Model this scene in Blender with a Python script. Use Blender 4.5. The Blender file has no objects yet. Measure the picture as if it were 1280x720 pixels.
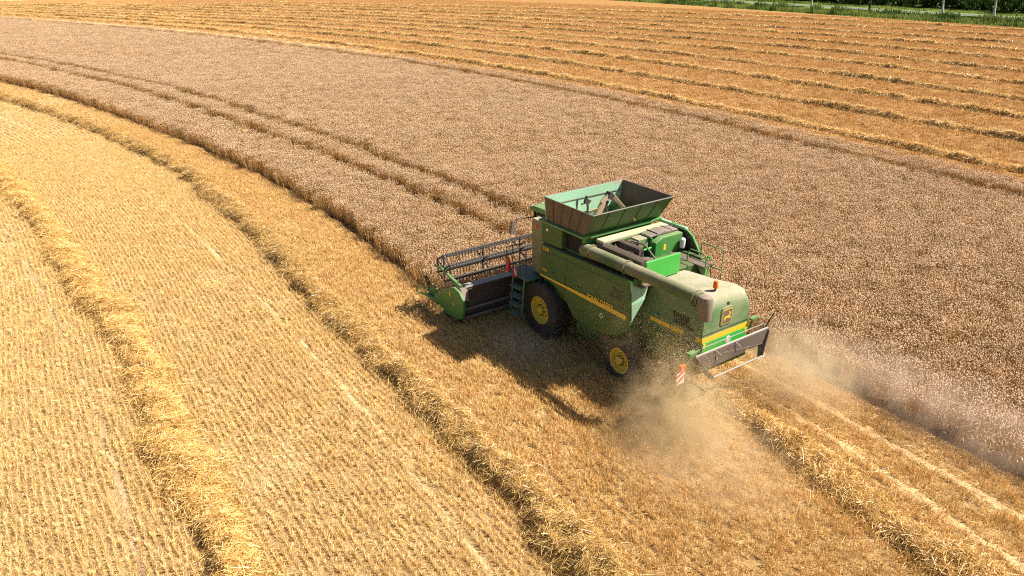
import bpy, bmesh, math, random
import numpy as np
from mathutils import Vector, Matrix

R = math.radians
sc = bpy.context.scene
col = sc.collection
rng = np.random.default_rng(7)
random.seed(7)

# ------------------------------------------------------------------ camera, sky, sun, exposure
# world frame: x = direction of travel of the combine, y = its left side, origin under its front axle
CAM = Vector((-17.627, 15.363, 11.55))
YAW, PITCH, FPX = R(-125.51), R(23.75), 950.0
cd = bpy.data.cameras.new("camera")
cam = bpy.data.objects.new("camera", cd)
col.objects.link(cam)
cam.location = CAM
cam.rotation_euler = (R(90) - PITCH, 0, YAW)
cd.sensor_width = 36
cd.lens = FPX / 1280 * 36
cd.clip_end = 3000
cd.clip_start = 0.1
sc.camera = cam

SHADOW = Vector((0.48, 0.70, -1.0)).normalized()
ELEV = math.asin(-SHADOW.z)
w = bpy.data.worlds.new("World")
sc.world = w
w.use_nodes = True
nt = w.node_tree
nt.nodes.clear()
sky = nt.nodes.new("ShaderNodeTexSky")
sky.sky_type = 'NISHITA'
sky.sun_disc = False
sky.sun_elevation = ELEV
sky.sun_rotation = math.atan2(-SHADOW.x, -SHADOW.y)
sky.air_density = 1.0
sky.dust_density = 1.2
bg = nt.nodes.new("ShaderNodeBackground")
bg.inputs[1].default_value = 0.050
wo = nt.nodes.new("ShaderNodeOutputWorld")
nt.links.new(sky.outputs[0], bg.inputs[0])
nt.links.new(bg.outputs[0], wo.inputs[0])

sd = bpy.data.lights.new("sun", 'SUN')
sd.energy = 5.0
sd.angle = R(0.55)
sd.color = (1.0, 0.95, 0.87)
sun = bpy.data.objects.new("sun", sd)
col.objects.link(sun)
sun.rotation_euler = SHADOW.to_track_quat('-Z', 'Y').to_euler()
sun.location = (-20, -30, 60)

sc.view_settings.view_transform = 'Standard'
sc.view_settings.look = 'None'
sc.view_settings.gamma = 1.0
sc.view_settings.use_curve_mapping = False
sc.view_settings.exposure = 1.13

sc.render.engine = 'CYCLES'
cy = sc.cycles
cy.max_bounces = 6
cy.diffuse_bounces = 3
cy.glossy_bounces = 2
cy.transmission_bounces = 3
cy.volume_bounces = 1
cy.transparent_max_bounces = 8
cy.use_denoising = False
cy.volume_step_rate = 1.0
cy.volume_max_steps = 128
cy.pixel_filter_type = 'BLACKMAN_HARRIS'
cy.filter_width = 1.1

# ------------------------------------------------------------------ helpers
def tag(o, label=None, cat=None, group=None, kind=None):
    if label: o["label"] = label
    if cat: o["category"] = cat
    if group: o["group"] = group
    if kind: o["kind"] = kind
    return o

def link(name, me, parent=None):
    o = bpy.data.objects.new(name, me)
    col.objects.link(o)
    if parent: o.parent = parent
    return o

def np_mesh(name, verts, faces, mats=None, midx=None, attrs=None, smooth=False):
    """faces: (n,k) int array of one size, or a list of such arrays"""
    if not isinstance(faces, (list, tuple)): faces = [faces]
    me = bpy.data.meshes.new(name)
    verts = np.asarray(verts, np.float32)
    loops = np.concatenate([f.ravel() for f in faces]).astype(np.int32)
    sizes = np.concatenate([np.full(len(f), f.shape[1], np.int32) for f in faces])
    starts = np.concatenate([[0], np.cumsum(sizes)[:-1]]).astype(np.int32)
    me.vertices.add(len(verts)); me.vertices.foreach_set("co", verts.ravel())
    me.loops.add(len(loops)); me.loops.foreach_set("vertex_index", loops)
    me.polygons.add(len(sizes)); me.polygons.foreach_set("loop_start", starts)
    me.polygons.foreach_set("loop_total", sizes)
    for m in (mats or []): me.materials.append(m)
    if midx is not None: me.polygons.foreach_set("material_index", np.asarray(midx, np.int32))
    if smooth: me.polygons.foreach_set("use_smooth", np.ones(len(sizes), bool))
    for k, v in (attrs or {}).items():
        a = me.attributes.new(k, 'FLOAT', 'POINT')
        a.data.foreach_set("value", np.asarray(v, np.float32))
    me.update(calc_edges=True)
    me.validate()
    return me

class MB:
    def __init__(s): s.v, s.f = [], []
    def add(s, vs, fs):
        n = len(s.v)
        s.v += [tuple(v) for v in vs]
        s.f += [tuple(i + n for i in f) for f in fs]
        return s
    def box(s, x0, x1, y0, y1, z0, z1):
        vs = [(x, y, z) for x in (x0, x1) for y in (y0, y1) for z in (z0, z1)]
        return s.add(vs, [(0,1,3,2),(4,6,7,5),(0,4,5,1),(2,3,7,6),(0,2,6,4),(1,5,7,3)])
    def obox(s, c, size, rot):
        m = Matrix.Translation(c) @ rot.to_4x4()
        vs = [m @ Vector((x*size[0]/2, y*size[1]/2, z*size[2]/2)) for x in (-1,1) for y in (-1,1) for z in (-1,1)]
        return s.add(vs, [(0,1,3,2),(4,6,7,5),(0,4,5,1),(2,3,7,6),(0,2,6,4),(1,5,7,3)])
    def prism(s, poly, axis, a, b):
        """poly of 2-d points: axis 'y' -> (x,z), 'x' -> (y,z), 'z' -> (x,y)"""
        def P(p, t):
            return {'y': (p[0], t, p[1]), 'x': (t, p[0], p[1]), 'z': (p[0], p[1], t)}[axis]
        n = len(poly)
        vs = [P(p, a) for p in poly] + [P(p, b) for p in poly]
        fs = [tuple(range(n)), tuple(range(2*n-1, n-1, -1))] + [(i, i+n, (i+1) % n+n, (i+1) % n) for i in range(n)]
        return s.add(vs, fs)
    def panel(s, pts, t):
        """a plate with the outline pts (3-d, roughly planar) and thickness t"""
        P = [Vector(p) for p in pts]
        nrm = Vector((0, 0, 0))
        for i in range(len(P)):
            nrm += P[i].cross(P[(i+1) % len(P)])
        nrm = nrm.normalized() * t
        n = len(P)
        vs = P + [p - nrm for p in P]
        fs = [tuple(range(n)), tuple(range(2*n-1, n-1, -1))] + [(i, i+n, (i+1) % n+n, (i+1) % n) for i in range(n)]
        return s.add(vs, fs)
    def tube(s, pts, r, seg=10, closed=True):
        P = [Vector(p) for p in pts]
        rs = r if isinstance(r, (list, tuple)) else [r]*len(P)
        rings = []
        up = Vector((0, 0, 1))
        for i, p in enumerate(P):
            d = ((P[min(i+1, len(P)-1)] - P[max(i-1, 0)])).normalized()
            u = up if abs(d.dot(up)) < 0.95 else Vector((1, 0, 0))
            a = d.cross(u).normalized(); b = a.cross(d).normalized()
            rings.append([p + (a*math.cos(2*math.pi*k/seg) + b*math.sin(2*math.pi*k/seg))*rs[i] for k in range(seg)])
        vs = [v for rg in rings for v in rg]
        fs = []
        for i in range(len(P)-1):
            for k in range(seg):
                fs.append((i*seg+k, i*seg+(k+1) % seg, (i+1)*seg+(k+1) % seg, (i+1)*seg+k))
        if closed:
            fs.append(tuple(range(seg-1, -1, -1)))
            fs.append(tuple(range((len(P)-1)*seg, len(P)*seg)))
        return s.add(vs, fs)
    def lathe(s, prof, c, axis='y', seg=32):
        """prof: (radius, offset along the axis)"""
        n = len(prof)
        vs = []
        for k in range(seg):
            a = 2*math.pi*k/seg
            for r, t in prof:
                q = {'y': (r*math.cos(a), t, r*math.sin(a)), 'x': (t, r*math.cos(a), r*math.sin(a)), 'z': (r*math.cos(a), r*math.sin(a), t)}[axis]
                vs.append((c[0]+q[0], c[1]+q[1], c[2]+q[2]))
        fs = []
        for k in range(seg):
            k2 = (k+1) % seg
            for i in range(n-1):
                fs.append((k*n+i, k*n+i+1, k2*n+i+1, k2*n+i))
        return s.add(vs, fs)
    def build(s, name, mat, parent=None, bevel=0, seg=2, smooth=False):
        me = bpy.data.meshes.new(name)
        me.from_pydata(s.v, [], s.f)
        bm = bmesh.new(); bm.from_mesh(me)
        bmesh.ops.recalc_face_normals(bm, faces=bm.faces)
        bm.to_mesh(me); bm.free()
        me.materials.append(mat)
        if smooth:
            for p in me.polygons: p.use_smooth = True
        o = link(name, me, parent)
        if bevel:
            m = o.modifiers.new("bevel", 'BEVEL')
            m.width = bevel; m.segments = seg; m.limit_method = 'ANGLE'; m.angle_limit = R(40)
            for p in me.polygons: p.use_smooth = True
            m2 = o.modifiers.new("wn", 'WEIGHTED_NORMAL')
        elif smooth:
            try:
                me.set_sharp_from_angle(angle=R(38))
            except Exception:
                pass
        return o

# ------------------------------------------------------------------ materials
class NT:
    def __init__(s, name):
        s.m = bpy.data.materials.new(name); s.m.use_nodes = True
        s.t = s.m.node_tree; s.t.nodes.clear()
        s.out = s.n("OutputMaterial")
    def n(s, kind, **kw):
        nd = s.t.nodes.new("ShaderNode" + kind)
        for k, v in kw.items(): setattr(nd, k, v)
        return nd
    def l(s, a, b): s.t.links.new(a, b)
    def val(s, sock, v):
        if isinstance(v, bpy.types.NodeSocket): s.l(v, sock)
        else: sock.default_value = v
    def math(s, op, a, b=0.0, clamp=False):
        nd = s.n("Math", operation=op, use_clamp=clamp)
        s.val(nd.inputs[0], a); s.val(nd.inputs[1], b)
        return nd.outputs[0]
    def noise(s, scale, detail=4, rough=0.6, vec=None, out=0):
        nd = s.n("TexNoise")
        nd.inputs["Scale"].default_value = scale
        nd.inputs["Detail"].default_value = detail
        nd.inputs["Roughness"].default_value = rough
        if vec is not None: s.l(vec, nd.inputs["Vector"])
        return nd.outputs[out]
    def mix(s, f, a, b, mode='MIX'):
        nd = s.n("Mix", data_type='RGBA', blend_type=mode)
        s.val(nd.inputs[0], f)
        for i, v in ((6, a), (7, b)):
            if isinstance(v, bpy.types.NodeSocket): s.l(v, nd.inputs[i])
            else: nd.inputs[i].default_value = (*v, 1)
        return nd.outputs[2]
    def ramp(s, f, stops):
        nd = s.n("ValToRGB")
        e = nd.color_ramp.elements
        while len(e) < len(stops): e.new(0.5)
        for el, (p, c) in zip(e, stops):
            el.position = p; el.color = (*c, 1) if len(c) == 3 else c
        s.l(f, nd.inputs[0])
        return nd.outputs[0]
    def rng(s, v, a, b, c=0.0, d=1.0):
        nd = s.n("MapRange"); nd.clamp = True
        s.l(v, nd.inputs[0])
        for i, x in enumerate((a, b, c, d)): nd.inputs[i+1].default_value = x
        return nd.outputs[0]
    def principled(s, color, rough=0.8, metal=0.0, spec=0.3, bump=None, bump_d=0.01, bump_s=0.5):
        p = s.n("BsdfPrincipled")
        if isinstance(color, bpy.types.NodeSocket): s.l(color, p.inputs["Base Color"])
        else: p.inputs["Base Color"].default_value = (*color, 1)
        s.val(p.inputs["Roughness"], rough); s.val(p.inputs["Metallic"], metal)
        s.val(p.inputs["Specular IOR Level"], spec)
        if bump is not None:
            b = s.n("Bump"); b.inputs["Distance"].default_value = bump_d; b.inputs["Strength"].default_value = bump_s
            s.l(bump, b.inputs["Height"]); s.l(b.outputs[0], p.inputs["Normal"])
        s.l(p.outputs[0], s.out.inputs["Surface"])
        return p

def paint(name, base, dust=0.5, rough=0.38, metal=0.0, dustcol=(0.40, 0.31, 0.20)):
    """machine paint with settled field dust: heavier on upward faces, blotchy elsewhere"""
    t = NT(name)
    geo = t.n("NewGeometry"); tc = t.n("TexCoord")
    sep = t.n("SeparateXYZ"); t.l(geo.outputs["Normal"], sep.inputs[0])
    up = t.rng(sep.outputs[2], 0.25, 0.95, 0.0, 0.62)
    n1 = t.noise(1.1, 6, 0.62, geo.outputs["Position"])
    n2 = t.noise(14, 5, 0.7, geo.outputs["Position"])
    blot = t.rng(n1, 0.35, 0.70, 0.12, 0.75)
    fine = t.rng(n2, 0.30, 0.72, 0.55, 1.15)
    f = t.math('MULTIPLY', t.math('MULTIPLY', t.math('ADD', up, blot), fine), dust, True)
    var = t.mix(t.rng(n2, 0.3, 0.7), base, tuple(c*0.8 for c in base))
    c = t.mix(f, var, dustcol)
    r = t.rng(f, 0, 0.6, rough, 0.9)
    t.principled(c, r, metal, 0.4)
    return t.m

M = {}
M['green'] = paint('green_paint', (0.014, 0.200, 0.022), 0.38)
M['green_shade'] = paint('green_shade_paint', (0.007, 0.095, 0.007), 0.46, 0.45, dustcol=(0.20, 0.145, 0.075))  # machine green darkened to hold the side's shade in its colour, plus brown dust
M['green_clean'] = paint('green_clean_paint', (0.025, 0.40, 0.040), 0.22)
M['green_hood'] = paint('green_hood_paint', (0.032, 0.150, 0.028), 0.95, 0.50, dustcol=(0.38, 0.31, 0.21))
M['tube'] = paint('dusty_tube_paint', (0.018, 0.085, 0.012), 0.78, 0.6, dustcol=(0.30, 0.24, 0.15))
M['mint_lit'] = paint('mint_lit_paint', (0.34, 0.60, 0.38), 0.25)
M['yellow'] = paint('yellow_paint', (0.78, 0.50, 0.012), 0.22)
M['rim'] = paint('rim_yellow', (0.72, 0.52, 0.02), 0.30)
M['dusty'] = paint('dusty_deck', (0.30, 0.30, 0.17), 0.95, dustcol=(0.50, 0.41, 0.26))
M['brown'] = paint('brown_dusty_metal', (0.055, 0.038, 0.028), 0.45, 0.7, dustcol=(0.26, 0.19, 0.13))
M['tank_shade'] = paint('shaded_tank_extension', (0.075, 0.050, 0.035), 0.30, 0.7)  # dark brown puts the shade on the side walls into the colour
M['beige'] = paint('beige_panel', (0.55, 0.44, 0.30), 0.4)
M['black'] = paint('black_plastic', (0.012, 0.012, 0.012), 0.25, 0.5)
M['rubber'] = paint('tyre_rubber', (0.014, 0.013, 0.013), 0.22, 0.85)
M['boot'] = paint('rubber_spout', (0.13, 0.095, 0.085), 0.5, 0.8)
M['grey'] = paint('grey_tarp', (0.12, 0.10, 0.10), 0.35, 0.6)
M['steel'] = paint('worn_steel', (0.30, 0.29, 0.28), 0.4, 0.4, 0.6)
M['reel'] = paint('reel_steel', (0.030, 0.027, 0.028), 0.16, 0.55, 0.0)
M['teal'] = paint('platform_green', (0.012, 0.10, 0.060), 0.3)
M['white'] = paint('white_paint', (0.75, 0.74, 0.72), 0.12)
M['red'] = paint('red_paint', (0.55, 0.02, 0.02), 0.15)
M['orange'] = paint('orange_lens', (0.75, 0.13, 0.01), 0.05, 0.2)
M['glass'] = paint('dark_glass', (0.012, 0.014, 0.013), 0.12, 0.08)
M['badge'] = paint('badge_field', (0.13, 0.075, 0.055), 0.3)
M['recess_shade'] = paint('recess_shade_black', (0.006, 0.006, 0.006), 0.03, 0.8)  # black that stands for the shade inside the side opening
M['tan'] = paint('tan_dusty_steel', (0.30, 0.20, 0.10), 0.6)
M['cabwall'] = paint('dusty_cab_wall', (0.13, 0.14, 0.055), 0.85, dustcol=(0.36, 0.30, 0.19))

def straw_mat(name, dark, light, tint=(0.50, 0.20, 0.04), transl=0.25):
    """dry straw; 'tint' attribute gives each stalk its own tone"""
    t = NT(name)
    a = t.n("Attribute"); a.attribute_name = "tint"
    oi = t.n("ObjectInfo")
    geo = t.n("NewGeometry")
    c = t.mix(a.outputs["Fac"], dark, light)
    big = t.noise(0.13, 3, 0.6, geo.outputs["Position"])
    c = t.mix(t.rng(big, 0.35, 0.7, 0.0, 0.22), c, tint)
    k = t.rng(oi.outputs["Random"], 0, 1, 0.86, 1.12)
    c = t.mix(1.0, c, t.n("CombineColor").outputs[0]) if False else c
    hsv = t.n("HueSaturation"); t.l(k, hsv.inputs["Value"]); t.l(c, hsv.inputs["Color"])
    d = t.n("BsdfDiffuse"); t.l(hsv.outputs[0], d.inputs[0])
    tr = t.n("BsdfTranslucent"); t.l(hsv.outputs[0], tr.inputs[0])
    gl = t.n("BsdfGlossy"); gl.inputs["Roughness"].default_value = 0.42; gl.inputs[0].default_value = (0.9, 0.9, 0.88, 1)
    m1 = t.n("MixShader"); m1.inputs[0].default_value = transl
    t.l(d.outputs[0], m1.inputs[1]); t.l(tr.outputs[0], m1.inputs[2])
    m2 = t.n("MixShader"); m2.inputs[0].default_value = 0.05
    t.l(m1.outputs[0], m2.inputs[1]); t.l(gl.outputs[0], m2.inputs[2])
    t.l(m2.outputs[0], t.out.inputs["Surface"])
    return t.m

M['ear'] = straw_mat('wheat_ear', (0.52, 0.31, 0.145), (0.92, 0.685, 0.43), (0.68, 0.41, 0.17), 0.3)
M['stem'] = straw_mat('wheat_stem', (0.34, 0.18, 0.055), (0.64, 0.41, 0.155), (0.48, 0.25, 0.07))
M['straw'] = straw_mat('windrow_straw', (0.36, 0.18, 0.040), (0.88, 0.60, 0.215), (0.68, 0.39, 0.095), 0.15)
M['straw_far'] = straw_mat('far_windrow_straw', (0.36, 0.19, 0.05), (0.95, 0.67, 0.27), (0.66, 0.36, 0.09), 0.15)
M['stub'] = straw_mat('stubble_straw', (0.56, 0.34, 0.12), (0.96, 0.74, 0.35), (0.80, 0.52, 0.17), 0.15)
M['stub_new'] = straw_mat('fresh_stubble_straw', (0.42, 0.235, 0.07), (0.94, 0.67, 0.29), (0.66, 0.36, 0.09), 0.12)
M['stub_far'] = straw_mat('far_stubble_straw', (0.36, 0.175, 0.05), (0.76, 0.46, 0.16), (0.56, 0.28, 0.07), 0.12)
M['chaff'] = straw_mat('chaff', (0.42, 0.29, 0.10), (0.78, 0.62, 0.34), (0.60, 0.42, 0.18), 0.4)

# ------------------------------------------------------------------ field curves (all measured in metres in the combine's frame)
def curve(pts):
    p = np.array(sorted(pts), float)
    x, y = p[:, 0], p[:, 1]
    m = np.gradient(y, x)
    def f(q):
        q = np.asarray(q, float)
        i = np.clip(np.searchsorted(x, q)-1, 0, len(x)-2)
        h = x[i+1]-x[i]; t = (q-x[i])/h
        tc = np.clip(t, 0, 1)
        v = ((2*tc**3-3*tc**2+1)*y[i] + (tc**3-2*tc**2+tc)*h*m[i] + (-2*tc**3+3*tc**2)*y[i+1] + (tc**3-tc**2)*h*m[i+1])
        v = np.where(t < 0, y[i]+(q-x[i])*m[i], v)
        v = np.where(t > 1, y[i+1]+(q-x[i+1])*m[i+1], v)
        return v
    return f

def far_curve(off):
    base = curve([(-40, -33.2), (-15, -33.3), (0, -33.6), (18.6, -34.6), (52, -34.2), (106, -24.4), (179, 4.6), (240, 38)])
    return lambda q: base(q) + off(q)

E1 = curve([(2, 3.3), (7.6, 2.85), (14.4, 2.45), (21.9, 2.55), (29.8, 3.2), (39.9, 4.6), (57.3, 7.6), (73.6, 11.9), (110, 26)])
RW = curve([(-40, -2.2), (-22, -2.7), (-13, -3.05), (-6, -3.35), (3, -3.4)])
E2 = curve([(-40, -27.5), (-1.8, -28.9), (15.7, -30.5), (45.7, -29.8), (94.8, -20.3), (163, 5.7), (230, 36)])
TUP = curve([(0, -4.5), (10.2, -4.5), (17.4, -4.3), (25.5, -3.8), (36, -2.75), (51.2, -0.95), (68.7, 2.7), (94.7, 10.6), (120, 20)])
TLO = curve([(0, -2.5), (7.5, -2.5), (13.1, -2.25), (21.2, -1.8), (28.7, -1.05), (45.6, 0.85), (62.1, 3.7), (89.4, 11.1), (115, 20)])
T2 = curve([(-40, -24.8), (-3, -26.2), (13.4, -27.3), (43, -27.2), (92, -18.6), (162, 7.6), (230, 37)])
N1 = curve([(-25, 13.9), (-5, 13.15), (-2.8, 13.05), (2.3, 12.9), (6.5, 12.85), (12.9, 13.1), (19.1, 13.5), (27.4, 14.0), (35.7, 14.8), (50, 17.5), (70, 23)])
N2 = curve([(-22, 7.9), (-9.4, 7.0), (-4.3, 6.8), (2.4, 6.6), (7.2, 6.3), (11.4, 6.0), (18.3, 5.75), (26.4, 5.9), (36.7, 7.0), (51, 9.5), (63.1, 12.6), (85, 19.5)])
N3 = curve([(-30, 2.6), (-13.4, 0.9), (-11.1, 0.6), (-8.9, 0.25), (-6.5, -0.02), (-3, -0.1)])

def project(P):
    """metres -> pixels of a 1280 wide frame, and depth (used only to leave out what is far outside the view)"""
    c, s = math.cos(PITCH), math.sin(PITCH)
    hx, hy = -math.sin(YAW), math.cos(YAW)
    d = P - np.array(CAM)
    fw = np.array([hx*c, hy*c, -s]); rt = np.array([hy, -hx, 0]); up = np.array([hx*s, hy*s, c])
    z = d @ fw
    z = np.where(np.abs(z) < 1e-6, 1e-6, z)
    return 640+FPX*(d @ rt)/z, 360-FPX*(d @ up)/z, z

def in_view(x, y, z=0.0, mx=170, my=110):
    px, py, d = project(np.stack([x, y, np.full_like(x, z)], -1))
    return (d > 1) & (px > -mx) & (px < 1280+mx) & (py > -my) & (py < 720+my), d

def vnoise(x, y, scale, seed=0):
    """smooth value noise in 0..1"""
    x = np.asarray(x, float)/scale; y = np.asarray(y, float)/scale
    xi, yi = np.floor(x).astype(np.int64), np.floor(y).astype(np.int64)
    fx, fy = x-xi, y-yi
    fx = fx*fx*(3-2*fx); fy = fy*fy*(3-2*fy)
    def h(a, b):
        n = (a*374761393 + b*668265263 + seed*69069) & 0x7fffffff
        n = ((n ^ (n >> 13))*1274126177) & 0x7fffffff
        return ((n ^ (n >> 16)) & 0xffff)/65535.0
    return (h(xi, yi)*(1-fx)+h(xi+1, yi)*fx)*(1-fy) + (h(xi, yi+1)*(1-fx)+h(xi+1, yi+1)*fx)*fy

# ------------------------------------------------------------------ ground
def ground_mat():
    t = NT('stubble_ground')
    geo = t.n("NewGeometry"); P = geo.outputs["Position"]
    sep = t.n("SeparateXYZ"); t.l(P, sep.inputs[0])
    y = sep.outputs[1]
    # stubble rows run roughly along x: noise stretched along x
    mp = t.n("Mapping"); mp.inputs["Scale"].default_value = (0.55, 6.5, 1)
    t.l(P, mp.inputs[0])
    rows = t.noise(1.0, 5, 0.65, mp.outputs[0])
    fine = t.noise(9, 8, 0.75, P)
    mid = t.noise(0.9, 5, 0.6, P)
    big = t.noise(0.08, 4, 0.6, P)
    near = t.ramp(fine, [(0.28, (0.30, 0.175, 0.068)), (0.50, (0.60, 0.39, 0.165)), (0.70, (0.88, 0.66, 0.32))])
    far = t.ramp(fine, [(0.32, (0.15, 0.065, 0.017)), (0.50, (0.34, 0.165, 0.05)), (0.70, (0.52, 0.30, 0.105))])
    mp2 = t.n("Mapping"); mp2.inputs["Scale"].default_value = (0.10, 1.1, 1)
    t.l(P, mp2.inputs[0])
    streak = t.noise(1.0, 6, 0.72, mp2.outputs[0])
    patch = t.noise(1.6, 6, 0.75, P)
    far = t.mix(t.rng(streak, 0.40, 0.68, 0.0, 0.55), far, (0.27, 0.125, 0.035))
    far = t.mix(t.rng(patch, 0.48, 0.72, 0.0, 0.60), far, (0.56, 0.33, 0.12))
    f = t.rng(y, -31, -29, 1, 0)
    c = t.mix(f, near, far)
    cut = t.mix(0.4, c, (0.54, 0.32, 0.11))
    # the strip cut last is a warmer, browner stubble than the older swaths
    strip = t.math('MULTIPLY', t.rng(y, 7.6, 5.6, 0, 1), t.rng(y, -3.6, -3.2, 0, 1))
    c = t.mix(t.math('MULTIPLY', strip, t.rng(mid, 0.3, 0.65, 0.35, 0.95)), c, cut)
    c = t.mix(t.rng(rows, 0.40, 0.66, 0.0, 0.40), c, (0.36, 0.205, 0.075))
    c = t.mix(t.rng(mid, 0.52, 0.75, 0.0, 0.35), c, (0.66, 0.46, 0.20))
    c = t.mix(t.rng(big, 0.45, 0.70, 0.0, 0.28), c, (0.40, 0.22, 0.065))
    h = t.math('ADD', t.math('MULTIPLY', fine, 0.6), t.math('MULTIPLY', rows, 0.7))
    t.principled(c, 0.95, 0, 0.1, h, 0.22, 1.0)
    return t.m

S = 900.0
gm = bpy.data.meshes.new("ground")
gm.from_pydata([(-S, -S, 0), (S, -S, 0), (S, S, 0), (-S, S, 0)], [], [(0, 1, 2, 3)])
gm.materials.append(ground_mat())
tag(link("ground", gm), "harvested field of dry stubble under the whole scene", "field", kind="structure")

def soil_mat():
    t = NT('soil_under_wheat')
    geo = t.n("NewGeometry")
    n = t.noise(4, 6, 0.7, geo.outputs["Position"])
    c = t.ramp(n, [(0.3, (0.06, 0.035, 0.018)), (0.7, (0.17, 0.095, 0.042))])
    t.principled(c, 0.95, 0, 0.1)
    return t.m

def track_mat(name, a, b):
    t = NT(name)
    geo = t.n("NewGeometry")
    n = t.noise(7, 7, 0.75, geo.outputs["Position"])
    n2 = t.noise(1.2, 3, 0.6, geo.outputs["Position"])
    c = t.mix(t.rng(n2, 0.4, 0.7, 0, 0.5), t.ramp(n, [(0.3, a), (0.68, b)]), a)
    t.principled(c, 0.95, 0, 0.1, n, 0.05, 0.7)
    return t.m

def ribbon(name, f, x0, x1, half, z, mat, label, cat, ragged=0.35, step=0.05):
    xs = np.arange(x0, x1, step)
    yc = f(xs)
    l = half*np.clip(1+1.6*ragged*(2*vnoise(xs, xs*0+3, 0.35, 5)-1)+1.6*ragged*(2*vnoise(xs, xs*0, 5.0, 9)-1)+0.5*ragged*rng.normal(size=len(xs)), 0, 2)
    r = half*np.clip(1+1.6*ragged*(2*vnoise(xs, xs*0+8, 0.35, 6)-1)+1.6*ragged*(2*vnoise(xs, xs*0, 5.0, 9)-1)+0.5*ragged*rng.normal(size=len(xs)), 0, 2)
    lug = 0.022*np.clip(np.sin(xs*2*math.pi/0.24)*2, 0, 1)*(0.4+0.6*vnoise(xs, xs*0, 1.1, 4))
    lug2 = 0.022*np.clip(np.sin(xs*2*math.pi/0.24+2.6)*2, 0, 1)*(0.4+0.6*vnoise(xs, xs*0+5, 1.1, 4))
    rows_ = [(yc+l, xs*0), (yc+l*0.5, lug), (yc, (lug+lug2)*0.3), (yc-r*0.5, lug2), (yc-r, xs*0)]
    V = np.concatenate([np.stack([xs, yy, z+zz], -1) for yy, zz in rows_])
    n = len(xs); i = np.arange(n-1)
    me = np_mesh(name, V, np.concatenate([np.stack([i+(k+1)*n, i+(k+1)*n+1, i+k*n+1, i+k*n], -1) for k in range(4)]), [mat])
    return tag(link(name, me), label, cat, kind="structure")

# bare soil sheet under the standing wheat
xs = np.arange(3.2, 220, 1.0)
xb = np.arange(-60, 3.2, 1.0)
up_ = np.concatenate([RW(xb)-0.15, E1(xs)-0.1]); xx = np.concatenate([xb, xs])
lo_ = E2(xx)+0.2
V = np.concatenate([np.stack([xx, up_, xx*0+0.004], -1), np.stack([xx, lo_, xx*0+0.004], -1)])
n = len(xx); i = np.arange(n-1)
tag(link("soil", np_mesh("soil", V, np.stack([i+n, i+n+1, i+1, i], -1), [soil_mat()])), "brown soil under the standing wheat", "soil", kind="structure")

pale = track_mat('pale_track', (0.34, 0.20, 0.085), (0.74, 0.53, 0.27))
greyt = track_mat('grey_track', (0.22, 0.13, 0.065), (0.62, 0.43, 0.23))
TR1 = curve([(-25, 10.4), (-7.7, 8.87), (-4.6, 8.6), (-2.1, 8.42), (1, 8.28), (4.3, 8.2), (9.5, 8.2), (18.8, 8.3), (31.4, 9.2), (53.9, 13.4), (70, 17.5)])
TR0 = curve([(-25, 15.4), (-3.3, 14.6), (1.5, 14.4), (8.8, 14.5), (25, 15.4), (50, 19.5)])
TR3 = curve([(-30, -0.9), (-13, -1.75), (-11.4, -1.9), (-9.5, -2.05), (-6.4, -2.25), (-4, -2.3)])
TR4 = curve([(-30, 1.3), (-13.9, -0.15), (-12.6, -0.35), (-10.7, -0.75), (-8.1, -1.15), (-5, -1.3)])
ribbon("wheel_track", TR1, -14, 60, 0.085, 0.004, pale, "pale crushed straw wheel track between the two curving windrows", "track", 0.36)
ribbon("wheel_track", TR0, -14, 40, 0.075, 0.004, greyt, "greyish wheel track outside the outermost windrow", "track", 0.5)
ribbon("wheel_track", TR3, -26, -4, 0.15, 0.004, pale, "pale dusty wheel track between fresh windrow and wheat wall", "track", 0.4)
ribbon("wheel_track", TR4, -26, -5, 0.14, 0.004, pale, "pale wheel track running close beside the fresh windrow", "track", 0.5)

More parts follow.
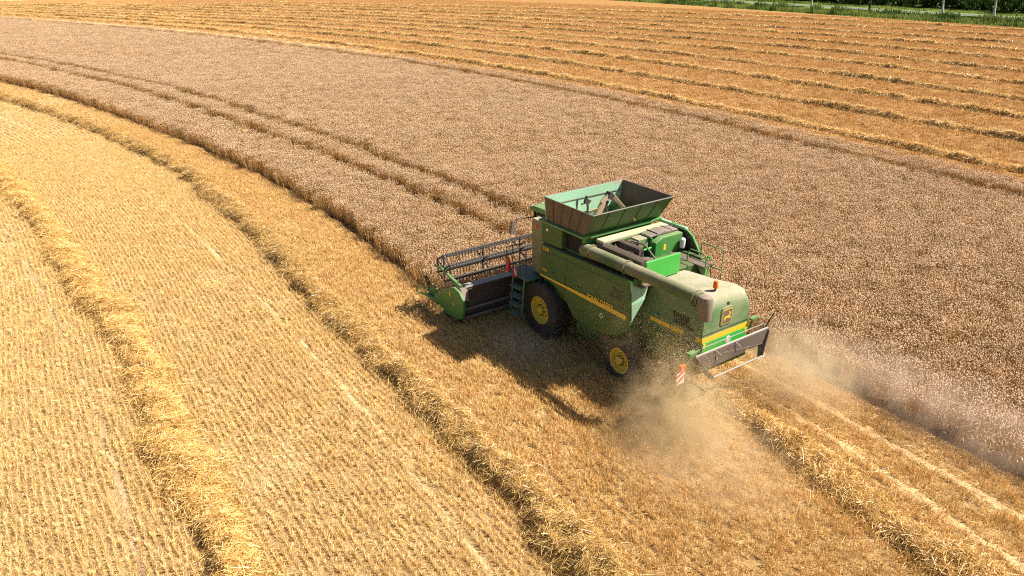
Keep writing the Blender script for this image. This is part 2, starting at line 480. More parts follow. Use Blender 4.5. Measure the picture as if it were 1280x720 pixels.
# ------------------------------------------------------------------ scattering (only for what nobody could count)
def scatter(name, pts, rot, scale, idx, variants, label, cat):
    """one object that repeats the variant meshes on its own points"""
    me = bpy.data.meshes.new(name)
    me.vertices.add(len(pts)); me.vertices.foreach_set("co", np.asarray(pts, np.float32).ravel())
    for k, ty, prop, v in (("rot", 'FLOAT_VECTOR', "vector", rot), ("scl", 'FLOAT_VECTOR', "vector", scale), ("idx", 'INT', "value", idx)):
        a = me.attributes.new(k, ty, 'POINT')
        v = np.asarray(v, np.int32 if ty == 'INT' else np.float32)
        a.data.foreach_set(prop, v.ravel())
    o = link(name, me)
    vc = bpy.data.collections.new(name + "_kinds")
    for k, m in enumerate(variants):
        vc.objects.link(bpy.data.objects.new(f"{name}_clump_{k:02d}", m))
    ng = bpy.data.node_groups.new(name + "_scatter", 'GeometryNodeTree')
    ng.interface.new_socket("Geometry", in_out='INPUT', socket_type='NodeSocketGeometry')
    ng.interface.new_socket("Geometry", in_out='OUTPUT', socket_type='NodeSocketGeometry')
    gi = ng.nodes.new("NodeGroupInput"); go = ng.nodes.new("NodeGroupOutput")
    ci = ng.nodes.new("GeometryNodeCollectionInfo")
    ci.inputs["Collection"].default_value = vc
    ci.inputs["Separate Children"].default_value = True
    ci.inputs["Reset Children"].default_value = True
    ip = ng.nodes.new("GeometryNodeInstanceOnPoints")
    ip.inputs["Pick Instance"].default_value = True
    def attr(nm, ty):
        a = ng.nodes.new("GeometryNodeInputNamedAttribute"); a.data_type = ty
        a.inputs["Name"].default_value = nm
        return [s for s in a.outputs if s.enabled and s.name == "Attribute"][0]
    ng.links.new(gi.outputs[0], ip.inputs["Points"])
    ng.links.new(ci.outputs[0], ip.inputs["Instance"])
    ng.links.new(attr("idx", 'INT'), ip.inputs["Instance Index"])
    ng.links.new(attr("rot", 'FLOAT_VECTOR'), ip.inputs["Rotation"])
    ng.links.new(attr("scl", 'FLOAT_VECTOR'), ip.inputs["Scale"])
    ng.links.new(ip.outputs[0], go.inputs[0])
    md = o.modifiers.new("scatter", 'NODES'); md.node_group = ng
    return tag(o, label, cat, kind="stuff")

def straw_quads(A, B, wid, bend=None, updir=None):
    """ribbons from A to B with a sag in the middle; returns verts, faces"""
    n = len(A)
    d = B-A
    L = np.linalg.norm(d, axis=1, keepdims=True)
    d = d/np.maximum(L, 1e-6)
    u = rng.normal(size=(n, 3)); s = np.cross(d, u); s /= np.maximum(np.linalg.norm(s, axis=1, keepdims=True), 1e-6)
    s = s*np.asarray(wid).reshape(-1, 1)/2
    Mid = (A+B)/2
    if bend is not None: Mid = Mid + np.cross(d, s/np.maximum(np.linalg.norm(s, axis=1, keepdims=True), 1e-6))*bend.reshape(-1, 1)
    V = np.stack([A-s, A+s, Mid-s, Mid+s, B-s, B+s], 1).reshape(-1, 3)
    b = np.arange(n)*6
    F = np.concatenate([np.stack([b, b+1, b+3, b+2], -1), np.stack([b+2, b+3, b+5, b+4], -1)])
    return V, F

# --- wheat
def wheat_clump(seed, n=76, half=0.33):
    r = np.random.default_rng(seed)
    V, F4, F3, mi4, mi3, T = [], [], [], [], [], []
    nv = 0
    for k in range(n):
        x, y = r.uniform(-half, half, 2)
        h = 0.66+r.normal()*0.05
        a = r.uniform(0, 2*math.pi); lean = abs(r.normal())*0.10
        top = np.array([x+math.cos(a)*lean*h, y+math.sin(a)*lean*h, h])
        tn = np.clip(r.normal(0.5, 0.28), 0, 1)
        # stem: one narrow ribbon facing a random way
        b = r.uniform(0, math.pi); sx = np.array([math.cos(b), math.sin(b), 0])*0.0055
        base = np.array([x, y, 0.0])
        mid = base*0.5+top*0.5+np.array([math.cos(a), math.sin(a), 0])*-0.02
        V += [base-sx, base+sx, mid-sx, mid+sx, top-sx*0.7, top+sx*0.7]
        T += [tn*0.6]*6
        F4 += [(nv, nv+1, nv+3, nv+2), (nv+2, nv+3, nv+5, nv+4)]; mi4 += [1, 1]
        nv += 6
        # a dead leaf on some stems
        if r.random() < 0.55:
            z = r.uniform(0.2, 0.5); c = r.uniform(0, 2*math.pi)
            p0 = base+(top-base)*(z/h); p1 = p0+np.array([math.cos(c)*0.10, math.sin(c)*0.10, r.uniform(-0.04, 0.08)])
            p2 = p1+np.array([math.cos(c)*0.07, math.sin(c)*0.07, -0.10])
            q = np.array([-math.sin(c), math.cos(c), 0])*0.008
            V += [p0-q, p0+q, p1-q, p1+q, p2-q*0.2, p2+q*0.2]; T += [0.2+0.5*tn]*6
            F4 += [(nv, nv+1, nv+3, nv+2), (nv+2, nv+3, nv+5, nv+4)]; mi4 += [1, 1]
            nv += 6
        # ear: a four-sided spindle bending over
        L = r.uniform(0.085, 0.12); wd = r.uniform(0.0090, 0.0135)
        tl = r.uniform(0.15, 1.9)
        c = a + r.normal()*0.7
        d1 = np.array([math.cos(c)*math.sin(tl*0.5), math.sin(c)*math.sin(tl*0.5), math.cos(tl*0.5)])
        d2 = np.array([math.cos(c)*math.sin(tl), math.sin(c)*math.sin(tl), math.cos(tl)])
        m1 = top+d1*L*0.45; tip = m1+d2*L*0.55
        s1 = np.array([-math.sin(c), math.cos(c), 0])*wd; s2 = np.cross(d1, s1)
        V += [top, m1+s1, m1+s2, m1-s1, m1-s2, tip]
        T += [tn*0.7, tn, tn, tn, tn, min(1, tn+0.25)]
        for q in range(4):
            F3 += [(nv, nv+1+q, nv+1+(q+1) % 4), (nv+5, nv+1+(q+1) % 4, nv+1+q)]; mi3 += [0, 0]
        nv += 6
    return np_mesh(f"wheat_clump_{seed}", np.array(V), [np.array(F4), np.array(F3)], [M['ear'], M['stem']], mi4+mi3, {"tint": T})

def wheat_points(spacing, dmin, dmax, seed, grow):
    r = np.random.default_rng(seed)
    gx, gy = np.meshgrid(np.arange(-32, 235, spacing), np.arange(-34, 48, spacing))
    x = gx.ravel()+r.uniform(-.5, .5, gx.size)*spacing; y = gy.ravel()+r.uniform(-.5, .5, gx.size)*spacing
    ok, d = in_view(x, y, 0.6, 190, 120)
    ok &= (d >= dmin) & (d < dmax)
    x, y, d = x[ok], y[ok], d[ok]
    wob = (vnoise(x, y, 0.8, 3)-0.5)*0.22
    front = x > 2.85+wob
    ok = np.where(front, y < E1(x)-0.30+wob, y < RW(x)-0.30+wob) & (y > E2(x)+0.3+wob)
    for f, hw, x0 in ((TUP, 0.44, 3), (TLO, 0.46, 3), (T2, 0.58, -60), (lambda q: T2(q)-1.75, 0.10, -60)):
        ok &= ~((np.abs(y-f(x)+wob*0.6) < hw+0.30*(grow-1)) & (x > x0))
    return x[ok], y[ok], d[ok]

clumps = [wheat_clump(100+k) for k in range(8)]
X, Y, Sx, Sz = [], [], [], []
for sp, a, b, sx in ((0.40, 0, 45, 1.0), (0.52, 45, 85, 1.25), (0.66, 85, 400, 1.5)):
    x, y, d = wheat_points(sp, a, b, int(sp*1000), sx)
    X.append(x); Y.append(y); Sx.append(np.full_like(x, sx))
X, Y, Sx = map(np.concatenate, (X, Y, Sx))
n = len(X)
hz = 0.96+0.16*vnoise(X, Y, 5.0, 1)+0.10*(vnoise(X, Y, 1.3, 2)-0.5)+rng.normal(0, 0.03, n)
wind = vnoise(X, Y, 3.5, 61)-0.5
rot = np.stack([rng.normal(0, 0.05, n)+0.35*wind, rng.normal(0, 0.05, n)+0.30*(vnoise(X, Y, 2.6, 62)-0.5), rng.uniform(0, 6.283, n)], -1)
scatter("wheat", np.stack([X, Y, np.full(n, 0.004)], -1), rot, np.stack([Sx, Sx, hz], -1), rng.integers(0, 8, n), clumps,
        "ripe standing wheat still uncut, pale brown ears on orange stalks", "wheat")

# --- stubble: short cut stems standing in drilled rows
def stub_clump(seed, mat, n=62, length=0.62):
    r = np.random.default_rng(seed)
    A, B, T = [], [], []
    cl = r.uniform(-length/2, length/2, 9)
    for k in range(n):
        x = (r.choice(cl)+r.normal()*0.03) if k % 3 == 0 else r.uniform(-length/2, length/2)
        y = r.normal()*0.010
        h = r.uniform(0.08, 0.165)
        A.append((x, y, 0)); B.append((x+r.normal()*0.03, y+r.normal()*0.03, h))
        T.append(np.clip(r.normal(0.55, 0.3), 0, 1))
    for k in range(4):   # cut straw lying between the rows
        x, y = r.uniform(-length/2, length/2), r.uniform(-0.08, 0.08)
        a = r.uniform(0, math.pi); L = r.uniform(0.05, 0.16)
        z = r.uniform(0.01, 0.06)
        A.append((x, y, z)); B.append((x+math.cos(a)*L, y+math.sin(a)*L, z+r.normal()*0.015))
        T.append(np.clip(r.normal(0.75, 0.25), 0, 1))
    A, B = np.array(A), np.array(B)
    V, F = straw_quads(A, B, np.full(len(A), 0.0075)*r.uniform(0.7, 1.5, len(A)))
    return np_mesh(f"stubble_clump_{seed}", V, F, [mat], None, {"tint": np.repeat(T, 6)})

def stubble_points(y0, y1, x0, x1, ref, rowsp, step, dmax, seed):
    """rows run parallel to the curve ref"""
    r = np.random.default_rng(seed)
    o, x = np.meshgrid(np.arange(y0, y1, rowsp), np.arange(x0, x1, step))
    o = o.ravel(); x = x.ravel()+r.uniform(-.5, .5, o.size)*step
    y = ref(x)+o+r.normal(0, 0.012, o.size)
    sl = (ref(x+0.5)-ref(x-0.5))
    ok, d = in_view(x, y, 0.0, 130, 90)
    ok &= d < dmax
    return x[ok], y[ok], np.arctan(sl[ok]), d[ok]

def stubble(name, mat, sets, keep, label):
    X, Y, A, D = map(np.concatenate, zip(*[stubble_points(*s) for s in sets]))
    ok = keep(X, Y)
    X, Y, A, D = X[ok], Y[ok], A[ok], D[ok]
    n = len(X)
    hs = (0.75+0.5*vnoise(X, Y, 0.7, 41))*np.where(vnoise(X, Y, 2.2, 12) < 0.18, 0.55, 1.0)
    rz = A+rng.normal(0, 0.04, n)+np.where(rng.random(n) < 0.5, math.pi, 0)
    scatter(name, np.stack([X, Y, np.full(n, 0.002)], -1), np.stack([rng.normal(0, .03, n), rng.normal(0, .03, n), rz], -1),
            np.stack([np.ones(n), np.ones(n), hs], -1), rng.integers(0, 6, n), [stub_clump(200+k+sum(map(ord, name)), mat) for k in range(6)], label, "stubble")

def off_tracks(x, y):
    ok = np.ones(len(x), bool)
    for f, hw in ((TR1, 0.10), (TR0, 0.13)):
        ok &= (np.abs(y-f(x)) > hw) | (np.random.default_rng(3).random(len(x)) < 0.55)
    return ok
stubble("stubble", M['stub'], [(0.3, 26, -18, 42, N2, 0.155, 0.46, 58, 1), (0.3, 24, 36, 95, N2, 0.32, 0.60, 110, 4)], lambda x, y: off_tracks(x, y) & (np.abs(y-N1(x)) > 0.5),
        "pale yellow stubble in drilled rows around the older windrows")
def fresh_keep(x, y):
    wall = np.where(x > 3.0, E1(x)-0.1, RW(x))
    return (y < N2(x)-0.3) & (y > wall) & (np.abs(y-N3(x)) > np.where(x < -5, 0.4, -1)) & ((np.abs(y-TR3(x)) > 0.15) | (x > -4)) & ((np.abs(y-TR4(x)) > 0.12) | (x > -5))
stubble("fresh_stubble", M['stub_new'], [(-11, 0, -24, 45, N2, 0.135, 0.50, 62, 2), (-11, 0, 45, 95, N2, 0.32, 0.60, 110, 5)], fresh_keep,
        "brownish fresh stubble on the strip cut by the combine")

def far_stubble():
    ref = curve([(-40, -31.5), (0, -31.5), (18.6, -32.6), (52, -32.2), (106, -22.4), (179, 6.6), (240, 40)])
    X, Y, A, D = stubble_points(-102, 0.6, -20, 235, ref, 0.62, 1.15, 400, 9)
    ok = (Y > -133) & (Y < E2(X)-0.3)
    X, Y, A, D = X[ok], Y[ok], A[ok], D[ok]; n = len(X)
    hs = 0.7+0.9*vnoise(X, Y, 1.6, 44)
    scatter("far_stubble", np.stack([X, Y, np.full(n, 0.002)], -1), np.stack([A*0, A*0, A+rng.normal(0, .05, n)], -1),
            np.stack([np.full(n, 2.0), np.full(n, 2.4), hs], -1), rng.integers(0, 6, n), [stub_clump(900+k, M['stub_far']) for k in range(6)],
            "orange stubble between the windrows beyond the standing wheat", "stubble")
far_stubble()

# --- loose straw left on the stubble
def litter():
    n = 42000
    x = rng.uniform(-19, 45, n); o = rng.uniform(-10.5, 20, n)
    y = N2(x)+o
    ok, d = in_view(x, y, 0, 60, 50)
    wall = np.where(x > 3.0, E1(x)-0.1, RW(x))
    ok &= (y > wall) & (rng.random(n) < 0.25+0.9*vnoise(x, y, 1.6, 77))
    x, y = x[ok], y[ok]
    for f, xa, xb, sg in ((TR3, -24, -4, 0.17), (TR4, -24, -5, 0.16)):
        q = rng.uniform(xa, xb, int((xb-xa)*80)); x = np.append(x, q); y = np.append(y, f(q)+rng.normal(0, sg, len(q)))
    n = len(x)
    a = rng.uniform(0, math.pi, n); L = rng.uniform(0.05, 0.32, n)
    z = rng.uniform(0.03, 0.12, n)
    A = np.stack([x-np.cos(a)*L/2, y-np.sin(a)*L/2, z], -1); B = np.stack([x+np.cos(a)*L/2, y+np.sin(a)*L/2, z+rng.normal(0, .03, n)], -1)
    B[:, 2] = np.maximum(B[:, 2], 0.01)
    V, F = straw_quads(A, B, rng.uniform(0.004, 0.009, n), rng.normal(0, .01, n))
    me = np_mesh("loose_straw", V, F, [M['straw']], None, {"tint": np.repeat(np.clip(rng.normal(.6, .3, n), 0, 1), 6)})
    tag(link("loose_straw", me), "loose straw scattered over the near stubble", "straw", kind="stuff")
litter()

# ------------------------------------------------------------------ windrows
def windrow_core_mat():
    t = NT('windrow_core')
    geo = t.n("NewGeometry")
    n = t.noise(11, 7, 0.75, geo.outputs["Position"])
    c = t.ramp(n, [(0.35, (0.13, 0.065, 0.017)), (0.55, (0.36, 0.21, 0.06)), (0.78, (0.66, 0.45, 0.15))])
    t.principled(c, 0.9, 0, 0.15, n, 0.12, 0.9)
    return t.m
M['core'] = windrow_core_mat()

def windrow(f, x0, x1, half, height, dens, slen, swid, label, seed, mat='straw', step=0.12, clump=0.9, fade=None, gaps=0.0, wob=1.0):
    r = np.random.default_rng(seed)
    xs = np.arange(x0, x1, step)
    wig = wob*((vnoise(xs, xs*0, 3.1, seed)-0.5)*0.35+(vnoise(xs, xs*0, 0.9, seed+1)-0.5)*0.22)
    yc = f(xs)+wig
    hh = height*(0.62+0.75*vnoise(xs, xs*0, clump, seed+2))*(1-gaps*(vnoise(xs, xs*0, 6.0, seed+6) < 0.3))
    if fade: hh = hh*np.clip((fade(xs)), 0.02, 1)
    hw = half*(0.65+0.7*vnoise(xs, xs*0, 1.1, seed+3))
    prof = np.array([-1, -.8, -.55, -.28, 0, .28, .55, .8, 1])
    ph = np.array([-0.03, .42, .82, .97, 1, .97, .82, .42, -0.03])
    n, k = len(xs), len(prof)
    Yg = yc[:, None]+hw[:, None]*prof[None]
    Xg = np.repeat(xs[:, None], k, 1)
    Zg = hh[:, None]*ph[None]*(0.60+0.80*vnoise(Xg, Yg, 0.30, seed+4))
    V = np.stack([Xg, Yg, Zg], -1).reshape(-1, 3)
    i, j = np.meshgrid(np.arange(n-1), np.arange(k-1), indexing='ij')
    q = (i*k+j).ravel()
    F = np.stack([q, q+k, q+k+1, q+1], -1)
    core_n = len(V); coreF = len(F)
    # straws
    m = int((x1-x0)*dens)
    x = r.uniform(x0, x1, m); t = np.clip(r.normal(0, 0.50, m), -1.5, 1.5)
    ii = np.clip(((x-x0)/step).astype(int), 0, n-1)
    y = yc[ii]+t*hw[ii]
    z = hh[ii]*np.interp(np.abs(t), [0, .28, .55, .8, 1, 1.3, 1.7], [1, .97, .82, .42, .10, .06, .03])*(0.60+0.80*vnoise(x, y, 0.30, seed+4))+r.uniform(0, 0.07, m)
    a = r.normal(0.9, 0.75, m)*np.where(r.random(m) < 0.5, 1, -1)     # mostly lying across the row
    L = slen*np.where(r.random(m) < 0.35, r.uniform(0.2, 0.6, m), r.uniform(0.6, 1.5, m))
    tilt = r.normal(0, 0.36, m)
    dx, dy, dz = np.cos(a)*np.cos(tilt), np.sin(a)*np.cos(tilt), np.sin(tilt)
    d = np.stack([dx, dy, dz], -1)*L[:, None]/2
    # follow the side slope of the heap
    slope = -np.sign(t)*np.interp(np.abs(t), [0, .3, .6, 1], [0, .35, .75, .5])*hh[ii]/hw[ii]
    d[:, 2] += slope*d[:, 1]
    C = np.stack([x, y, z], -1)
    A, B = C-d, C+d
    A[:, 2] = np.maximum(A[:, 2], 0.012); B[:, 2] = np.maximum(B[:, 2], 0.012)
    if fade:
        ok = r.random(m) < np.clip(fade(x), 0, 1)
        A, B, L = A[ok], B[ok], L[ok]; m = ok.sum()
    SV, SF = straw_quads(A, B, swid*r.uniform(0.6, 1.5, m), r.normal(0, 0.06, m)*L)
    tint = np.concatenate([np.full(core_n, 0.4), np.repeat(np.clip(r.normal(0.55, 0.3, m), 0, 1), 6)])
    me = np_mesh("windrow", np.concatenate([V, SV]), np.concatenate([F, SF+core_n]), [M['core'], M[mat]],
                 np.concatenate([np.zeros(coreF, int), np.ones(len(SF), int)]), {"tint": tint})
    return tag(link("windrow", me), label, "windrow", "windrows of straw on the stubble")

windrow(N1, -14, 60, 0.64, 0.31, 1800, 0.30, 0.0075, "golden straw windrow outermost from the combine, a grey wheel track beyond it", 11)
windrow(N2, -14, 105, 0.60, 0.33, 1650, 0.30, 0.0075, "golden straw windrow curving alongside the uncut wheat edge, one over from the combine", 23)
windrow(N3, -26, -5.6, 0.62, 0.30, 1900, 0.30, 0.0075, "fresh straw windrow lying directly behind the combine between its wheel tracks", 37,
        fade=lambda q: np.interp(q, [-9.0, -5.6], [1, 0.25]))

offs = [
 ([0, 0, 0, 0], "straw windrow lying against the far edge of the standing wheat"),
 ([-8.5, -7.7, -7.8, -4.3], "second straw windrow past the far wheat edge, across one orange strip"),
 ([-16.6, -16.3, -15.0, -8.9], "third straw windrow past the far wheat edge"),
 ([-24.6, -24.7, -22.8, -14.5], "fourth straw windrow past the far wheat edge"),
 ([-33.6, -34.2, -30.4, -21], "fifth straw windrow past the far wheat edge"),
 ([-41.8, -42.7, -38, -27.5], "sixth straw windrow past the far wheat edge, midway to the green verge"),
 ([-52.2, -52.2, -46.5, -34], "seventh straw windrow past the far wheat edge"),
 ([-61.5, -62.2, -55.5, -42], "eighth straw windrow past the far wheat edge"),
 ([-73, -71.2, -64.5, -51], "third straw windrow counted back from the green verge"),
 ([-84.5, -82, -76, -60], "second straw windrow counted back from the green verge"),
 ([-95, -94, -88, -72], "straw windrow lying closest to the green verge"),
]
for k, (o4, lab) in enumerate(offs):
    off = curve(list(zip((0, 40, 85, 160), o4)))
    f = far_curve(off)
    dens = max(90, 430-38*k)
    x0 = -14+k*5.0
    windrow(f, x0, 215 if k < 8 else 190, 0.50, 0.29 if k < 3 else 0.26, dens, 0.38+0.02*k, 0.012+0.0025*k, lab, 50+7*k, 'straw_far', 0.30, 1.6, gaps=0.0 if k < 3 else 0.3, wob=0.35)

# ------------------------------------------------------------------ verge, road, hedge and trees beyond the field
VY = -134.0
def grass_mat():
    t = NT('verge_grass')
    geo = t.n("NewGeometry")
    n = t.noise(0.5, 6, 0.7, geo.outputs["Position"]); n2 = t.noise(6, 5, 0.7, geo.outputs["Position"])
    c = t.ramp(n, [(0.3, (0.08, 0.14, 0.03)), (0.55, (0.20, 0.26, 0.055)), (0.75, (0.34, 0.33, 0.09))])
    c = t.mix(t.rng(n2, 0.4, 0.7, 0, 0.5), c, (0.05, 0.085, 0.015))
    t.principled(c, 0.9, 0, 0.1)
    return t.m
def leaf_mat(name, a, b):
    t = NT(name)
    at = t.n("Attribute"); at.attribute_name = "tint"
    c = t.mix(at.outputs["Fac"], a, b)
    d = t.n("BsdfDiffuse"); t.l(c, d.inputs[0]); tr = t.n("BsdfTranslucent"); t.l(c, tr.inputs[0])
    m = t.n("MixShader"); m.inputs[0].default_value = 0.3
    t.l(d.outputs[0], m.inputs[1]); t.l(tr.outputs[0], m.inputs[2]); t.l(m.outputs[0], t.out.inputs["Surface"])
    return t.m
def bark_mat(name, a, b):
    t = NT(name)
    geo = t.n("NewGeometry")
    n = t.noise(5, 6, 0.7, geo.outputs["Position"])
    t.principled(t.ramp(n, [(0.35, a), (0.65, b)]), 0.9, 0, 0.1, n, 0.03, 0.8)
    return t.m

verge = MB(); verge.add([(-80, -240, .004), (320, -240, .004), (320, VY, .004), (-80, VY, .004)], [(0, 1, 2, 3)])
tag(verge.build("grass_verge", grass_mat()), "green verge of rough grass beyond the far windrows", "verge", kind="structure")
t_ = NT('road_asphalt')
g_ = t_.n("NewGeometry"); t_.principled(t_.ramp(t_.noise(3, 5, 0.7, g_.outputs["Position"]), [(0.3, (0.11, 0.105, 0.11)), (0.7, (0.17, 0.16, 0.165))]), 1.0, 0, 0.0)
road = MB(); road.add([(-80, -159.2, .009), (320, -159.2, .009), (320, -155.2, .009), (-80, -155.2, .009)], [(0, 1, 2, 3)])
tag(road.build("road", t_.m), "narrow grey country road running through the green verge", "road", kind="structure")

M['blade'] = leaf_mat('grass_blade', (0.05, 0.10, 0.022), (0.30, 0.33, 0.085))
M['leafd'] = leaf_mat('hedge_leaf', (0.016, 0.042, 0.010), (0.12, 0.18, 0.045))
M['leaft'] = leaf_mat('tree_leaf', (0.02, 0.06, 0.012), (0.10, 0.17, 0.035))
M['barkp'] = bark_mat('pale_bark', (0.30, 0.28, 0.27), (0.60, 0.57, 0.56))
M['barkd'] = bark_mat('dark_bark', (0.035, 0.028, 0.022), (0.10, 0.08, 0.06))

def quads_at(C, size, r, flat=0.0):
    n = len(C)
    d = r.normal(size=(n, 3)); d[:, 2] += flat*np.sign(d[:, 2]); d /= np.linalg.norm(d, axis=1, keepdims=True)
    u = np.cross(d, r.normal(size=(n, 3))); u /= np.linalg.norm(u, axis=1, keepdims=True); v = np.cross(d, u)
    s = np.asarray(size).reshape(-1, 1)
    V = np.stack([C-u*s*0.5, C+v*s*0.36, C+u*s*0.5, C-v*s*0.36], 1).reshape(-1, 3)
    b = np.arange(n)*4
    return V, np.stack([b, b+1, b+2, b+3], -1)

def tall_grass():
    r = np.random.default_rng(5)
    n = 80000
    x = r.uniform(15, 190, n); y = np.where(r.random(n) < 0.72, r.uniform(-152.5, VY-0.2, n), r.uniform(-170, -161, n))
    ok, d = in_view(x, y, 0.5, 80, 60)
    x, y = x[ok], y[ok]; n = len(x)
    cl = vnoise(x, y, 2.4, 8)
    h = (0.22+1.0*cl*r.uniform(0.5, 1.2, n)+0.9*(cl > 0.72)*r.random(n))*np.interp(y, [-171, -161, -152, -146, -140, VY], [.3, .2, .10, .3, .8, 1.1])
    a = r.uniform(0, 6.28, n); ln = r.uniform(0, 0.35, n)*h
    A = np.stack([x, y, x*0], -1); B = np.stack([x+np.cos(a)*ln, y+np.sin(a)*ln, h], -1)
    V, F = straw_quads(A, B, r.uniform(0.06, 0.16, n))
    tint = np.clip(0.08+1.2*vnoise(x, y, 4.0, 18)+r.normal(0, .20, n)-0.5*(cl > 0.72), 0, 1)
    me = np_mesh("grass", V, F, [M['blade']], None, {"tint": np.repeat(tint, 6)})
    tag(link("grass", me), "tall rough grass growing on the verge along the road", "grass", kind="stuff")
tall_grass()

def hedge():
    r = np.random.default_rng(9)
    xs = np.arange(25, 200, 2.1)
    P, T = [], []
    for x in xs:
        for row in range(2):
            c = np.array([x+r.normal()*0.8, -173-5.0*row+r.normal()*1.4, 0])
            rad = r.uniform(1.6, 2.9); hh = r.uniform(3.0, 6.0)+row*2.0
            m = 900
            d = r.normal(size=(m, 3)); d /= np.linalg.norm(d, axis=1, keepdims=True)
            q = d*r.uniform(0.55, 1.0, (m, 1))**0.6
            lob = 1+0.30*np.sin(q[:, 0:1]*5+x)*np.cos(q[:, 2:3]*6+row)
            p = c+q*np.array([rad, rad, hh*0.55])*lob+np.array([0, 0, hh*0.5])
            p = p[p[:, 2] > 0.05]
            P.append(p); T.append(np.clip(r.normal(0.25+0.5*((p[:, 2] > hh*0.5)*0+vnoise(p[:, 0]*1.3, p[:, 2]*1.3, 1.1, 4)), 0.16), 0, 1))
    P, T = np.concatenate(P), np.concatenate(T)
    ok, _ = in_view(P[:, 0], P[:, 1], 3.0, 200, 200)
    P, T = P[ok], T[ok]
    V, F = quads_at(P, r.uniform(0.28, 0.6, len(P)), r)
    me = np_mesh("hedge", V, F, [M['leafd']], None, {"tint": np.repeat(T, 4)})
    tag(link("hedge", me), "dense dark green hedge of bushes growing behind the road", "hedge", kind="thing")
hedge()

def tree(x, y, bark, lean, h, rad, label, seed):
    r = np.random.default_rng(seed)
    root = bpy.data.objects.new("roadside_tree", None); col.objects.link(root); root.location = (x, y, 0)
    tag(root, label, "tree", "young trees along the road")
    t = MB()
    top = Vector((lean[0], lean[1], h*0.75))
    pts = [Vector((0, 0, 0)), top*0.25+Vector((.05, .02, 0)), top*0.5, top*0.75, top]
    t.tube(pts, [0.26, 0.21, 0.17, 0.12, 0.05], 10)
    tips = []
    for k in range(9):
        s = top*r.uniform(0.42, 0.9); a = k*2.4
        e = s+Vector((math.cos(a)*rad*0.7, math.sin(a)*rad*0.7, r.uniform(0.5, 1.6)))
        t.tube([s, s*0.5+e*0.5+Vector((0, 0, .2)), e], [0.07, 0.05, 0.02], 6); tips.append(e)
    t.build("trunk", M[bark], root, smooth=True)
    P = []
    for e in tips+[top, top+Vector((0, 0, 1))]:
        m = 420
        d = r.normal(size=(m, 3)); d /= np.linalg.norm(d, axis=1, keepdims=True)
        P.append(np.array(e)+d*r.uniform(0.2, 1, (m, 1))**0.5*np.array([rad*.45, rad*.45, rad*.38]))
    P = np.concatenate(P)
    V, F = quads_at(P, r.uniform(0.16, 0.32, len(P)), r)
    tint = np.clip(r.normal(0.2+0.6*vnoise(P[:, 0]+P[:, 1], P[:, 2], 0.8, seed), 0.15), 0, 1)
    me = np_mesh("crown", V, F, [M['leaft']], None, {"tint": np.repeat(tint, 4)})
    link("crown", me, root)
    return root
tree(97.4, -154.0, 'barkp', (0.1, 0.1), 8.5, 2.3, "slim pale trunked tree beside the road, farthest along the verge", 3)
tree(82.4, -153.6, 'barkd', (-0.2, 0.0), 8.0, 2.4, "dark trunked tree beside the road standing before the hedge", 4)
tree(65.8, -153.0, 'barkp', (1.3, -0.4), 8.6, 2.5, "leaning pale trunked tree beside the road", 5)
tree(55.6, -152.4, 'barkp', (0.6, -0.2), 8.4, 2.4, "upright pale trunked tree beside the road, next to the leaning one", 6)

